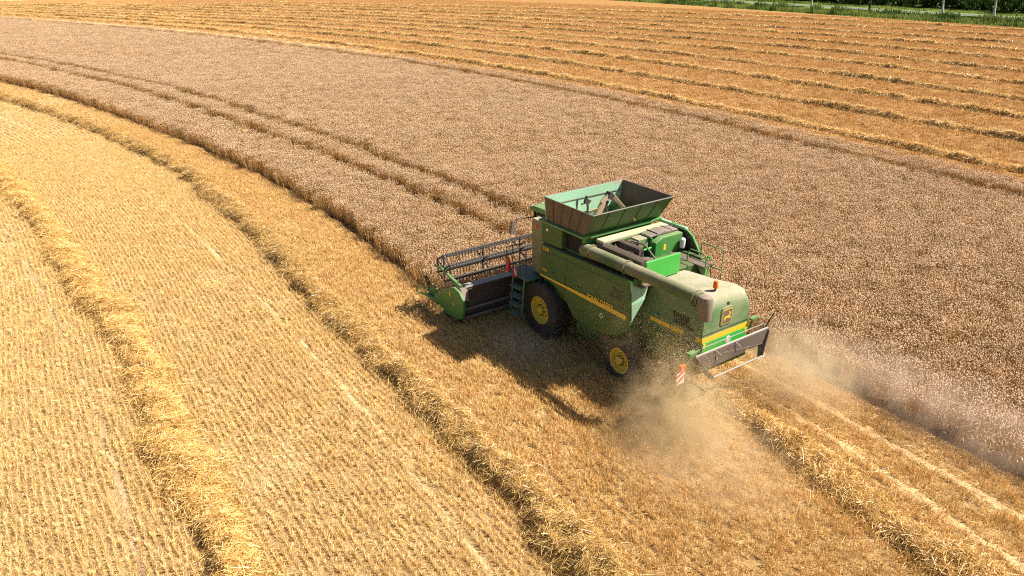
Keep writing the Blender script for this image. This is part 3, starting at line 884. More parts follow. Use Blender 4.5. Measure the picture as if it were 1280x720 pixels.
# ------------------------------------------------------------------ the combine harvester
def combine():
    root = bpy.data.objects.new("combine_harvester", None); col.objects.link(root)
    tag(root, "dusty green combine harvester with yellow stripe and wheels, cutting the standing wheat", "combine harvester")
    def P(name, mb, mat, parent=root, **k): return mb.build(name, M[mat], parent, **k)

    # chassis and threshing body (between the side panels)
    b = MB()
    b.box(-3.9, 0.15, -1.42, 1.42, 1.55, 3.22)
    b.box(-5.2, 0.6, -0.80, 0.80, 0.85, 1.55)
    body = P("body", b, 'green_shade', bevel=0.03)
    a = MB()
    a.box(-0.18, 0.18, -1.05, 1.05, 0.72, 1.15)
    P("axle", MB().box(-3.74, -3.50, -1.15, 1.15, 0.52, 0.82), 'black', body, bevel=0.03)
    P("axle", a, 'black', body, bevel=0.03)

    # side panels with the wheel arch cut into the lower edge
    poly = [(0.12, 3.20), (-3.82, 3.30), (-3.97, 2.75), (-4.02, 2.25), (-3.96, 1.80), (-3.55, 1.48), (-3.0, 1.30), (-2.5, 1.24), (-1.62, 1.28),
            (-1.38, 1.52), (-1.12, 1.80), (-0.80, 1.98), (-0.40, 2.08), (0.12, 2.10)]
    for s in (1, -1):
        q = MB(); q.prism(poly, 'y', s*1.44, s*1.62)
        # pull the top edge slightly inwards
        q.v = [(x, y - s*0.07*max(0, (z-2.3)), z) for x, y, z in q.v]
        sp = P("side_panel", q, 'green_shade', bevel=0.04, seg=3)
        st = MB()
        st.prism([(0.08, 2.17), (0.08, 2.21), (-2.0, 2.245), (-3.84, 2.265), (-3.90, 2.20), (-3.84, 2.12), (-2.0, 2.13)], 'y', s*1.622, s*1.628)
        P("stripe", st, 'yellow', sp)
        # seam lines of the panel doors
        se = MB()
        se.prism([(-0.02, 3.02), (-3.80, 3.08), (-3.80, 3.06), (-0.02, 3.00)], 'y', s*1.565, s*1.575)
        se.box(-1.905, -1.890, s*1.598 if s > 0 else -1.604, s*1.604 if s > 0 else -1.598, 2.30, 2.42)
        P("seam", se, 'black', sp)
        for xv in (-1.15, -2.62):
            vs_ = MB(); vs_.prism([(xv-0.008, 1.95 if xv > -2 else 1.36), (xv+0.008, 1.95 if xv > -2 else 1.36), (xv+0.008, 3.10), (xv-0.008, 3.10)], 'y', s*1.618, s*1.622)
            vs_.v = [(x, y - s*0.07*max(0, z-2.3), z) for x, y, z in vs_.v]
            P("seam", vs_, 'black', sp)
        for xl, zl in ((-0.55, 2.42), (-1.75, 2.40), (-3.2, 2.62), (-3.6, 2.9)):
            la = MB(); la.obox((xl, s*(1.628-0.07*max(0, zl-2.3)), zl), (0.09, 0.02, 0.035), Matrix.Identity(3)); P("latch", la, 'black', sp, bevel=0.004)
        for kk in range(6):
            gl_ = MB(); zg = 2.62+0.055*kk; gl_.obox((-3.42, s*(1.622-0.07*max(0, zg-2.3)), zg), (0.46, 0.012, 0.022), Matrix.Rotation(R(1.5), 3, 'Y')); P("vent_slat", gl_, 'black', sp)
        dk = MB()
        dk.lathe([(0.075, 0), (0.075, 0.006), (0.048, 0.006), (0.048, 0.0)] if s > 0 else [(0.075, 0), (0.075, -0.006), (0.048, -0.006), (0.048, 0.0)], (-2.86, s*1.622, 1.86), 'y', 20)
        P("round_sticker", dk, 'white', sp)
        # lower shield behind the front wheel
        sh = MB()
        sh.prism([(-1.62, 1.30), (-1.55, 0.92), (-1.72, 0.74), (-2.30, 0.76), (-2.72, 1.02), (-2.78, 1.27)], 'y', s*1.30, s*1.44)
        P("lower_shield", sh, 'green_shade', bevel=0.03)
        pi = MB()
        for k in range(4):
            pi.tube([(-1.75-0.22*k, s*1.46, 1.02), (-1.95-0.22*k, s*1.47, 0.86)], 0.016, 6)
        pi.tube([(-2.5, s*1.45, 1.15), (-3.05, s*1.40, 0.95), (-3.3, s*1.2, 0.8)], 0.03, 8)
        P("hydraulic_hose", pi, 'black')
        # front upper panel, above the side panel and below the tank
        u = MB(); u.prism([(0.16, 3.93), (-0.86, 3.90), (-0.88, 3.30), (0.14, 3.27)], 'y', s*1.36, s*1.55)
        up = P("upper_panel", u, 'green_shade', bevel=0.025)
        k = MB(); k.box(-0.20, -0.09, s*1.552 if s > 0 else -1.556, s*1.556 if s > 0 else -1.552, 3.68, 3.76)
        P("sticker", k, 'white', up)
        # rear flare: the wedge that closes the panel towards the narrower hood
        wd = MB()
        wd.panel([(-3.90, s*1.555, 3.28), (-4.02, s*1.58, 2.62), (-4.06, s*1.58, 2.12), (-4.14, s*1.22, 2.75), (-4.06, s*1.00, 3.22)][::int(s)], 0.03)
        fl = P("rear_flare", wd, 'mint_lit' if s > 0 else 'green')  # left wedge: sunlight painted in as light green; right stays plain green
        gb = MB(); gb.tube([(-4.00, s*1.62, 3.02), (-4.06, s*1.63, 2.6), (-4.08, s*1.62, 2.2)], 0.014, 6)
        P("cable", gb, 'black', fl)
        for z in (3.30,):
            h = MB(); h.tube([(-3.86, s*1.60, z), (-4.02, s*1.56, z+0.01)], 0.035, 8); P("hinge", h, 'green_clean', fl)
        # shelf on top of the side panel, thick with chaff
        sf = MB(); sf.box(-4.25, 0.10, min(s*1.0, s*1.5), max(s*1.0, s*1.5), 3.18, 3.235)
        P("shelf", sf, 'brown', bevel=0.01)

    # lettering on the stripe of the near side
    def text(name, body_, size, mat, parent, origin, xdir, zdir, depth=0.003, shear=0.0):
        cu = bpy.data.curves.new(name, 'FONT'); cu.body = body_; cu.size = size; cu.extrude = depth; cu.shear = shear; cu.offset = 0.004
        tmp = bpy.data.objects.new(name + "_outline", cu); col.objects.link(tmp)
        dg = bpy.context.evaluated_depsgraph_get()
        me = bpy.data.meshes.new_from_object(tmp.evaluated_get(dg))
        bpy.data.objects.remove(tmp); bpy.data.curves.remove(cu)
        X = Vector(xdir).normalized(); Y = Vector(zdir).normalized(); Z = X.cross(Y)
        mat4 = Matrix((( X.x, Y.x, Z.x, origin[0]), (X.y, Y.y, Z.y, origin[1]), (X.z, Y.z, Z.z, origin[2]), (0, 0, 0, 1)))
        me.transform(mat4); me.materials.clear(); me.materials.append(M[mat])
        return link(name, me, parent)
    panels = [o for o in root.children if o.name.startswith("side_panel")]
    text("lettering", "JOHN DEERE", 0.20, 'yellow', panels[0], (-2.20, 1.629, 2.215), (-1, 0, 0.008), (0, 0, 1), shear=0.15)
    text("lettering", "JOHN DEERE", 0.20, 'yellow', panels[1], (-3.42, -1.629, 2.225), (1, 0, -0.008), (0, 0, 1), shear=0.15)
    text("model_lettering", "T670", 0.12, 'yellow', panels[0], (0.02, 1.612, 2.36), (-1, 0, 0), (0, 0, 1))
    text("model_lettering", "T670", 0.15, 'yellow', panels[0], (0.02, 1.583, 3.04), (-1, 0, 0), (0, -0.07, 1))

    # dark opening and the auger turret
    ob = MB(); ob.box(-1.55, -0.87, 1.0, 1.352, 3.30, 3.86); P("opening", ob, 'recess_shade')  # solid block, not hollow; the recess's shade is painted as black

    # grain tank: base, ledge, folding extensions
    tk = MB()
    # hollow base: four walls and a floor
    x0, x1, y1 = -1.72, 0.18, 1.34
    tk.box(x0, x1, y1-0.05, y1, 3.24, 3.95); tk.box(x0, x1, -y1, -y1+0.05, 3.24, 3.95)
    tk.box(x0, x0+0.05, -y1+0.05, y1-0.05, 3.24, 3.95)
    tank = P("grain_tank", tk, 'green')
    fr = MB(); fr.box(x1-0.05, x1, -y1+0.05, y1-0.05, 3.24, 3.95); P("front_wall", fr, 'mint_lit', tank)
    fl = MB(); fl.box(x0+0.05, x1-0.05, -y1+0.05, y1-0.05, 3.60, 3.70); P("tank_floor", fl, 'white', tank)
    # ledge all round
    ld = MB()
    for (a0, a1, b0, b1) in ((-1.86, 0.30, 1.30, 1.56), (-1.86, 0.30, -1.70, -1.30), (-1.90, -1.62, -1.30, 1.30), (0.10, 0.34, -1.30, 1.30)):
        ld.box(a0, a1, b0, b1, 3.90, 3.972)
    P("tank_ledge", ld, 'green', tank, bevel=0.015)
    lp = MB(); lp.panel([(-1.72, 1.50, 3.975), (-1.72, -1.66, 3.975), (-1.80, -1.66, 4.06), (-1.80, 1.50, 4.06)], 0.012); P("rear_lip", lp, 'green_clean', tank)
    # extension walls
    zb, zt = 3.975, 4.76
    B = {'fl': (0.04, 1.46, zb), 'rl': (-1.78, 1.46, zb), 'rr': (-1.78, -1.62, zb), 'fr': (0.04, -1.62, zb)}
    T = {'fl': (0.00, 1.58, zt), 'rl': (-2.26, 1.58, zt-0.02), 'rr': (-2.26, -1.70, zt-0.02), 'fr': (0.02, -1.70, zt)}
    def wall(name, a, c, mat, t=0.03):
        m = MB(); m.panel([B[a], B[c], T[c], T[a]], t); return P(name, m, mat, tank)
    wall("left_extension", 'fl', 'rl', 'tank_shade'); wall("right_extension", 'rr', 'fr', 'tank_shade')
    wall("rear_extension", 'rl', 'rr', 'green_shade'); wall("front_extension", 'fr', 'fl', 'mint_lit')
    bs = MB(); bs.panel([(0.004, -1.66, 4.46), (0.002, 1.52, 4.46), (-0.016, 1.54, 4.75), (-0.012, -1.66, 4.75)][::-1], 0.012); P("dusty_strip", bs, 'beige', tank)
    def lerp(p, q, f): return tuple(p[i]+(q[i]-p[i])*f for i in range(3))
    for a, c, mt, off_ in (('fl', 'rl', 'tank_shade', (0, 0.012, 0)), ('rl', 'rr', 'green_shade', (-0.012, 0, 0))):
        for fq in (0.2, 0.4, 0.6, 0.8):
            p0, p1 = lerp(B[a], B[c], fq), lerp(T[a], T[c], fq)
            ri = MB(); ri.tube([tuple(p0[i]+off_[i] for i in range(3)), tuple(p1[i]+off_[i] for i in range(3))], 0.012, 6); P("rib", ri, mt, tank)
    rm = MB()
    for a, c in (('fl', 'rl'), ('rl', 'rr'), ('rr', 'fr'), ('fr', 'fl')):
        rm.tube([T[a], T[c]], 0.018, 6)
    P("rim_edge", rm, 'grey', tank)
    ltc = MB(); ltc.tube([(-2.02, -0.42, 4.45), (-1.98, -0.40, 4.22)], 0.022, 6); P("latch", ltc, 'black', tank)
    st = MB(); st.obox((-1.965, -0.33, 4.27), (0.01, 0.06, 0.20), Matrix.Rotation(R(30), 3, 'Y')); P("sticker", st, 'yellow', tank)
    # seal lines on the front wall
    sl = MB()
    sl.tube([(-0.01, -1.55, 4.45), (-0.01, 1.40, 4.45)], 0.018, 6); sl.tube([(-0.01, 0.25, 4.42), (0.09, 0.22, 3.4)], 0.03, 6)
    P("seal", sl, 'black', tank)
    # filling auger leaning across the tank, with its bracket and bright deflector
    fa = MB()
    fa.tube([(-0.55, 0.05, 3.72), (-0.52, -0.18, 4.05), (-0.50, -0.45, 4.36), (-0.50, -0.62, 4.50)], [0.10, 0.11, 0.11, 0.10], 12)
    fa.tube([(-0.50, -0.30, 4.36), (-0.50, -0.48, 4.50)], 0.06, 8)
    P("filling_auger", fa, 'tan', tank, smooth=True)
    hdb = MB(); hdb.obox((-0.50, -0.66, 4.53), (0.22, 0.20, 0.20), Matrix.Rotation(0.6, 3, 'X')); hdb.tube([(-0.62, -0.50, 4.42), (-0.60, -0.42, 4.20), (-0.62, -0.50, 3.9)], 0.05, 8)
    P("gearbox", hdb, 'black', tank, bevel=0.02)
    dfl = MB(); dfl.panel([(-0.36, -0.74, 4.60), (-0.62, -0.74, 4.60), (-0.70, -1.44, 3.86), (-0.34, -1.44, 3.86)], 0.02); P("deflector", dfl, 'beige', tank)
    bk = MB()
    bk.tube([(-0.45, 0.20, 3.70), (-0.48, 0.22, 4.30), (-0.48, 0.30, 4.68)], 0.035, 8)
    bk.tube([(-0.48, 0.10, 4.48), (-0.48, 0.48, 4.44)], 0.03, 8)
    bk.obox((-0.48, 0.26, 4.50), (0.08, 0.20, 0.14), Matrix.Rotation(0.4, 3, 'X'))
    P("bracket", bk, 'black', tank)
    for q in ([(-0.47, 0.22, 4.15), (-0.50, -0.30, 4.20)], [(-0.46, 0.20, 3.95), (-0.70, -0.45, 3.74)], [(-0.2, 0.6, 3.74), (-1.2, 0.35, 3.76)]):
        P("brace", MB().tube(q, 0.022, 6), 'tan', tank)
    gr = MB()
    r_ = random.Random(4)
    gr.lathe([(0.01, 0.16), (0.3, 0.11), (0.55, 0.03), (0.62, 0.0)], (-0.70, -0.55, 3.702), 'z', 24)
    P("grain", gr, 'beige', tank, smooth=True)

    # cab
    cb = MB(); cb.box(0.12, 1.36, -0.90, 0.90, 1.95, 3.80)
    cab = P("cab", cb, 'glass', bevel=0.10, seg=3)
    for s in (1, -1):
        cw = MB(); cw.box(0.19, 0.82, *sorted((s*0.905, s*1.42)), 2.02, 3.83); P("rear_post", cw, 'cabwall', cab, bevel=0.03)
    for s in (1, -1):
        fp = MB(); fp.tube([(1.30, s*0.88, 1.98), (1.38, s*0.88, 3.80)], 0.05, 8); P("front_post", fp, 'black', cab)
    rf = MB(); rf.prism([(0.06, 3.86), (0.06, 4.00), (0.25, 4.06), (1.30, 4.04), (1.52, 3.95), (1.52, 3.84)], 'y', -1.02, 1.02)
    roof = P("roof", rf, 'green', cab, bevel=0.05, seg=3)
    for yy in (0.85, 0.42, -0.42, -0.85):
        l = MB(); l.lathe([(0.0, 0.03), (0.07, 0.02), (0.08, -0.05)], (1.53, yy, 3.90), 'x', 14); P("work_light", l, 'white', roof)
    lm = MB(); lm.lathe([(0.0, 0.045), (0.055, 0.04), (0.075, 0.0)], (0.56, 1.42, 3.60), 'y', 16); P("side_lamp", lm, 'orange', cab)

    # platform, railings, ladder at the cab door
    pf = MB(); pf.box(0.30, 1.50, 1.12, 1.98, 1.90, 1.95)
    plat = P("platform", pf, 'teal', bevel=0.01)
    lad = MB()
    for xx in (0.42, 1.02):
        lad.tube([(xx, 2.00, 1.93), (xx, 2.10, 0.62)], 0.035, 8)
    ladder = P("ladder", lad, 'teal')
    for k in range(4):
        stp = MB(); z = 1.62-0.31*k
        stp.box(0.44, 1.00, 1.94+0.025*k, 2.16+0.025*k, z-0.02, z+0.02)
        P("step", stp, 'teal', ladder)
    for xx, hh in ((1.46, 2.85), (1.12, 3.02), (0.74, 3.02), (0.40, 2.95)):
        rl = MB(); rl.tube([(xx, 1.94, 1.93), (xx, 1.96, hh-0.15), (xx+0.05, 1.90, hh), (xx+0.10, 1.80, hh-0.02)], 0.018, 6); P("handrail", rl, 'black', plat)
    for q in ([(0.40, 1.96, 2.45), (0.74, 1.96, 2.45)], [(0.40, 1.96, 2.80), (0.74, 1.96, 2.80)], [(1.46, 1.2, 2.75), (1.46, 1.94, 2.75)]):
        P("handrail", MB().tube(q, 0.016, 6), 'black', plat)
    ex = MB(); ex.lathe([(0.0, 0.0), (0.07, 0.0), (0.075, 0.04), (0.075, 0.36), (0.03, 0.43), (0.03, 0.48), (0.0, 0.48)], (1.28, 2.02, 1.98), 'z', 14); P("fire_extinguisher", ex, 'red', plat, smooth=True)
    wb = MB(); wb.box(0.82, 0.98, 2.00, 2.02, 1.90, 2.22); wbo = P("warning_plate", wb, 'red', plat)
    ws = MB(); ws.prism([(0.82, 2.05), (0.82, 1.97), (0.98, 2.10), (0.98, 2.18)], 'y', 2.021, 2.024); P("white_band", ws, 'white', wbo)
    mi = MB(); mi.tube([(1.36, 0.95, 3.62), (1.40, 1.60, 3.66), (1.36, 1.78, 3.55)], 0.018, 6)
    mirror = P("mirror_arm", mi, 'black', cab)
    mh = MB(); mh.prism([(1.68, 3.20), (1.90, 3.20), (1.82, 3.66), (1.76, 3.66)], 'x', 1.33, 1.40); P("mirror", mh, 'grey', mirror, bevel=0.02)

    # unloading auger folded back along the left edge of the roof
    at = MB(); at.tube([(-1.62, 1.36, 3.50), (-1.70, 1.36, 3.51), (-1.95, 1.36, 3.53), (-2.1, 1.36, 3.535), (-6.18, 1.34, 3.56)], [0.15, 0.19, 0.20, 0.185, 0.18], 18)
    aug = P("unloading_auger", at, 'tube', smooth=True)
    for xx in (-2.05, -3.55, -6.06):
        fg = MB(); fg.lathe([(0.187, -0.02), (0.222, -0.02), (0.222, 0.02), (0.187, 0.02)], (xx, 1.355, 3.545), 'x', 20); P("flange", fg, 'tube', aug)
    sp = MB()
    prof_ = [(0.0, 3.72), (0.09, 3.715), (0.15, 3.68), (0.175, 3.60), (0.175, 3.40), (0.17, 3.25), (0.16, 3.06), (0.145, 3.06), (0.14, 3.3)]
    sp.lathe([(r, z-3.5) for r, z in prof_], (-6.36, 1.34, 3.5), 'z', 20)
    sp.v = [(x+(0.06 if x > -6.36 and z > 3.35 else 0)-0.10*max(0, 3.5-z)*0.4, y, z) for x, y, z in sp.v]
    P("rubber_spout", sp, 'boot', aug, smooth=True)
    cr = MB(); cr.box(-4.10, -4.00, 1.15, 1.55, 3.24, 3.42); P("cradle", cr, 'green_shade', aug)

    # engine deck behind the tank
    dk = MB(); dk.box(-2.24, -1.90, -1.66, 1.10, 3.76, 3.86)
    deck = P("engine_deck", dk, 'dusty', bevel=0.02)
    ed = MB(); ed.box(-3.9, -2.24, -0.28, 1.18, 3.10, 3.24); ed.box(-3.9, -2.24, -1.45, -0.28, 2.62, 2.72); P("deck_floor", ed, 'brown', deck)
    # two long dusty covers with a trough and a pipe between them
    cv = MB()
    cv.prism([(1.15, 3.24), (1.15, 3.74), (1.00, 3.82), (0.92, 3.78), (0.92, 3.24)], 'x', -3.85, -1.95)
    P("engine_cover", cv, 'brown', bevel=0.02)
    cv = MB(); cv.prism([(0.50, 3.24), (0.50, 3.74), (0.40, 3.80), (0.30, 3.72), (0.30, 3.24)], 'x', -3.10, -1.92)
    P("engine_cover", cv, 'brown', bevel=0.02)
    pp = MB(); pp.tube([(-1.95, 0.72, 3.52), (-3.2, 0.72, 3.48)], 0.10, 12); pp.tube([(-3.2, 0.72, 3.48), (-3.55, 0.62, 3.40)], [0.10, 0.13], 12)
    P("exhaust_pipe", pp, 'steel', smooth=True)
    eb = MB()
    for k in range(5):
        eb.obox((-2.4-0.27*k, 0.66+0.07*((k*7) % 3-1), 3.34+0.03*(k % 2)), (0.2, 0.26, 0.2), Matrix.Rotation(0.3*k, 3, 'Z'))
    eb.tube([(-2.1, 0.55, 3.66), (-2.6, 0.8, 3.58), (-3.1, 0.55, 3.50)], 0.03, 6)
    eb.tube([(-2.3, 0.85, 3.55), (-2.9, 0.56, 3.62), (-3.5, 0.75, 3.38)], 0.025, 6)
    P("engine", eb, 'black', bevel=0.02)
    rb = MB(); rb.tube([(-2.55, 0.28, 3.80), (-3.05, 0.24, 3.84), (-3.72, 0.30, 3.46)], 0.028, 8); P("engine_rail", rb, 'grey')
    # bright green screen standing across the deck
    gp = MB(); gp.box(-4.05, -3.98, -0.20, 1.14, 3.20, 3.80)
    P("deck_screen", gp, 'green_clean', bevel=0.01)
    # green box and rail in the middle
    gx = MB(); gx.box(-2.62, -2.26, -0.36, 0.06, 3.50, 3.80); P("deck_box", gx, 'green_hood', bevel=0.03)
    dh = MB(); dh.box(-2.58, -2.30, 0.06, 0.28, 3.45, 3.76); P("air_intake", dh, 'black', bevel=0.02)
    gy = MB(); gy.tube([(-2.75, -0.36, 3.24), (-2.75, -0.36, 3.80), (-2.45, -0.36, 3.86)], 0.022, 6); gy.tube([(-2.75, -0.36, 3.52), (-2.78, 0.15, 3.52)], 0.03, 8); P("green_rail", gy, 'green_clean')
    # radiator housing on the right with a grey cover on top
    rh = MB(); rh.prism([(-0.42, 3.24), (-0.42, 3.66), (-0.70, 3.80), (-1.55, 3.80), (-1.62, 3.70), (-1.62, 2.70), (-0.42, 2.70)], 'x', -2.86, -2.26)
    rad = P("radiator_housing", rh, 'green', bevel=0.03)
    tp = MB(); tp.prism([(-0.30, 3.80), (-0.34, 3.86), (-0.9, 3.91), (-1.50, 3.88), (-1.56, 3.80)], 'x', -2.70, -2.25)
    P("cover_sheet", tp, 'grey', rad, bevel=0.03)
    for k in range(3):
        rg = MB(); rg.tube([(-2.70, -0.62-0.3*k, 3.895), (-2.25, -0.62-0.3*k, 3.90)], 0.014, 6); P("cover_fold", rg, 'black', rad)
    yl = MB(); yl.box(-2.868, -2.862, -0.86, -0.76, 3.38, 3.56); P("warning_sticker", yl, 'yellow', rad)
    ft = MB(); ft.lathe([(0.0, 0), (0.085, 0), (0.085, 0.26), (0.05, 0.30), (0.0, 0.30)], (-2.98, -1.46, 3.36), 'z', 14); P("fluid_bottle", ft, 'white', rad, smooth=True)
    # arched guard on the right of the housing
    ag = MB()
    arc = [(-2.30, 3.92), (-2.80, 3.90), (-3.15, 3.72), (-3.42, 3.36), (-3.58, 2.90), (-3.62, 2.50)]
    ag.prism([(x, z) for x, z in arc] + [(-2.30, 2.50)], 'y', -1.70, -1.66)
    gd = P("side_guard", ag, 'black')
    ae = MB(); ae.tube([(x, -1.68, z) for x, z in arc], 0.035, 8); P("guard_edge", ae, 'green_clean', gd)
    te = MB(); te.box(-2.9, -1.75, -1.74, -1.62, 3.84, 3.93); P("top_rail", te, 'mint_lit', gd, bevel=0.02)
    # service platform and its railing at the right
    sv = MB(); sv.box(-4.75, -3.55, -1.62, -0.92, 2.60, 2.66); P("service_platform", sv, 'grey', bevel=0.01)
    for x0_, x1_ in ((-3.60, -4.42),):
        rr = MB()
        rr.tube([(x0_, -1.60, 2.64), (x0_, -1.60, 3.62), (x0_-0.08, -1.60, 3.68), (x1_, -1.60, 3.68), (x1_, -1.60, 2.64)], 0.022, 8)
        rr.tube([(x1_, -1.60, 3.05), (x0_, -1.60, 3.05)], 0.020, 8)
        P("service_railing", rr, 'green'); rr = MB()
        rr.tube([(x0_, -1.02, 2.64), (x0_, -1.02, 3.50), (x0_-0.1, -1.02, 3.62), (-4.20, -1.02, 3.62), (-4.30, -1.02, 3.52), (-4.30, -1.02, 3.10)], 0.020, 8)
        P("service_railing", rr, 'green')

    # rear hood
    def ring(x, zt, zb, wt, wb):
        return [(x, wb, zb), (x, wb, 2.35), (x, wt+0.06, zt-0.22), (x, wt-0.05, zt-0.05), (x, wt-0.22, zt), (x, 0, zt+0.03),
                (x, -wt+0.22, zt), (x, -wt+0.05, zt-0.05), (x, -wt-0.06, zt-0.22), (x, -wb, 2.35), (x, -wb, zb)]
    hd = MB()
    rings = [ring(-3.92, 3.14, 1.62, 0.76, 1.00), ring(-4.8, 3.19, 1.62, 0.80, 0.98), ring(-5.55, 3.25, 1.62, 0.91, 0.96), ring(-5.84, 3.21, 1.62, 0.89, 0.95),
             ring(-5.97, 3.10, 1.62, 0.86, 0.94), ring(-6.02, 2.95, 1.62, 0.86, 0.935), ring(-6.04, 2.80, 1.62, 0.86, 0.93)]
    nv = len(rings[0]); vs = [v for r in rings for v in r]; fs = []
    for i in range(len(rings)-1):
        for k in range(nv-1): fs.append((i*nv+k, i*nv+k+1, (i+1)*nv+k+1, (i+1)*nv+k))
    fs.append(tuple(range((len(rings)-1)*nv, len(rings)*nv))); fs.append(tuple(range(nv-1, -1, -1)))
    hd.add(vs, fs)
    hood = P("engine_hood", hd, 'green_hood', smooth=True)
    # stripe round the hood, dark groove above it
    yl = MB()
    yl.box(-6.03, -4.15, 0.968, 0.974, 2.10, 2.235) if False else None
    for s in (1, -1):
        yl.panel([(-4.20, s*1.004, 2.11), (-6.03, s*0.943, 2.09), (-6.03, s*0.943, 2.235), (-4.20, s*1.004, 2.225)][::int(s)], 0.006)
    yl.box(-6.052, -6.044, -0.936, 0.936, 2.09, 2.235)
    P("stripe", yl, 'yellow', hood)
    for s in (1, -1):
        for kk in range(7):
            vg = MB(); vg.obox((-5.05-0.085*kk, s*0.985, 2.52), (0.035, 0.02, 0.34), Matrix.Rotation(R(8)*1, 3, 'Y')); P("vent_slat", vg, 'black', hood)
        sm = MB(); sm.box(-4.96, -4.945, *sorted((s*0.960, s*0.985)), 1.66, 2.34); P("seam", sm, 'black', hood)
        for xh in (-4.5, -5.7):
            hg = MB(); hg.box(xh-0.05, xh+0.05, *sorted((s*0.955, s*0.995)), 2.36, 2.40); P("hinge", hg, 'black', hood)
    gv = MB(); gv.box(-6.046, -6.042, -0.92, 0.92, 2.30, 2.325); P("groove", gv, 'black', hood)
    lo = MB(); lo.box(-6.056, -6.040, -0.90, 0.90, 1.64, 2.075); P("rear_flap", lo, 'green_clean', hood, bevel=0.006)
    for s in (1, -1):
        rf_ = MB(); rf_.box(-6.066, -6.058, s*0.84-0.045, s*0.84+0.045, 1.93, 2.06); P("reflector", rf_, 'yellow', hood)
    ds = MB(); ds.lathe([(0.0, -0.006), (0.105, -0.006), (0.105, 0.0)], (-6.060, -0.12, 1.93), 'x', 24); dso = P("speed_disc", ds, 'white', hood)
    dr = MB(); dr.lathe([(0.050, -0.009), (0.066, -0.009), (0.066, -0.006), (0.050, -0.006)], (-6.060, -0.12, 1.93), 'x', 20); P("disc_mark", dr, 'grey', dso)
    # badge: framed field with a leaping deer
    def rrect(hw, hh, r, n=5):
        p = []
        for cx, cz, a0 in ((hw-r, hh-r, 0), (-hw+r, hh-r, 90), (-hw+r, -hh+r, 180), (hw-r, -hh+r, 270)):
            for k in range(n+1):
                a = R(a0+90*k/n); p.append((cx+r*math.cos(a), cz+r*math.sin(a)))
        return p
    bc = (0.04, 2.68)
    fm = MB(); fm.prism([(bc[0]+a, bc[1]+b*1.0) for a, b in rrect(0.235, 0.265, 0.08)], 'x', -6.062, -6.03); badge = P("badge", fm, 'green_hood', hood, bevel=0.008)
    bo = MB(); bo.prism([(bc[0]-0.02+a, bc[1]-0.01+b) for a, b in rrect(0.185, 0.215, 0.05)], 'x', -6.068, -6.0625); P("badge_border", bo, 'yellow', badge)
    bf = MB(); bf.prism([(bc[0]-0.02+a, bc[1]-0.01+b) for a, b in rrect(0.168, 0.198, 0.045)], 'x', -6.072, -6.0685); P("badge_field", bf, 'badge', badge)
    deer = [(-0.150, -0.050), (-0.118, -0.005), (-0.060, 0.012), (0.010, 0.005), (0.048, 0.035), (0.060, 0.075), (0.030, 0.110), (0.040, 0.150), (0.058, 0.112),
            (0.078, 0.098), (0.090, 0.130), (0.100, 0.095), (0.125, 0.072), (0.098, 0.062), (0.088, 0.015), (0.080, -0.040), (0.130, -0.060), (0.142, -0.092),
            (0.120, -0.082), (0.052, -0.070), (0.020, -0.050), (-0.050, -0.045), (-0.085, -0.060), (-0.120, -0.110), (-0.150, -0.120), (-0.128, -0.080)]
    dm = MB(); dm.prism([(bc[0]-0.02-a, bc[1]-0.005+b) for a, b in deer], 'x', -6.076, -6.0725); P("badge_emblem", dm, 'yellow', badge)
    kb = MB(); kb.lathe([(0.0, -0.03), (0.045, -0.025), (0.05, 0.0)], (-6.0, -0.02, 3.02), 'x', 12); P("latch", kb, 'black', hood)
    ol = MB(); ol.box(-5.993, -5.985, -0.30, 0.30, 3.0, 3.05); P("dust_label", ol, 'beige', hood)
    # beacon
    be = MB(); be.tube([(-5.62, 0.10, 3.26), (-5.62, 0.10, 3.36)], 0.03, 10)
    beacon = P("beacon", be, 'black', hood)
    bl = MB(); bl.lathe([(0.0, 0.20), (0.045, 0.19), (0.065, 0.15), (0.072, 0.02), (0.072, 0.0), (0.0, 0.0)], (-5.62, 0.10, 3.36), 'z', 16); P("beacon_lens", bl, 'orange', beacon, smooth=True)
    # straw walker housing and chopper under the hood
    ch = MB()
    ch.prism([(-4.0, 1.60), (-6.0, 1.62), (-6.15, 1.25), (-5.75, 0.95), (-4.3, 1.0)], 'y', -0.90, 0.90)
    chop = P("straw_chopper", ch, 'green_shade', bevel=0.03)
    for s in (1, -1):
        sk = MB(); sk.panel([(-4.15, s*1.0, 1.98), (-5.95, s*0.96, 1.98), (-5.9, s*0.98, 1.40), (-5.2, s*1.0, 1.10), (-4.3, s*1.02, 1.2)][::int(s)], 0.03); P("side_skirt", sk, 'green_shade', chop)
        rl_ = MB(); rl_.lathe([(0.0, 0.02*s), (0.05, 0.018*s), (0.055, 0.0)], (-5.05, s*1.005, 1.62), 'y', 12); P("side_reflector", rl_, 'orange', chop)
    # tailboard
    tb = MB()
    tb.panel([(-6.34, 1.42, 1.96), (-6.34, -1.42, 1.96), (-6.40, -1.36, 1.60), (-6.40, -0.62, 1.62), (-6.41, -0.55, 1.70), (-6.42, -0.40, 1.60), (-6.42, 1.05, 1.58)], 0.025)
    tbo = P("tailboard", tb, 'brown')
    for s in (1, -1):
        fn = MB(); fn.panel([(-6.20, s*1.43, 2.00), (-6.42, s*1.43, 1.96), (-6.62, s*0.98, 1.36), (-6.46, s*0.98, 1.28), (-6.20, s*1.30, 1.70)][::int(s)], 0.03); P("side_fin", fn, 'brown', tbo)
    br = MB(); br.tube([(-6.32, 1.46, 1.985), (-6.32, -1.46, 1.985)], 0.035, 8); P("top_bar", br, 'steel', tbo)
    br = MB(); br.tube([(-6.60, 1.0, 1.36), (-6.60, -1.0, 1.36)], 0.028, 8); P("bottom_bar", br, 'steel', tbo)
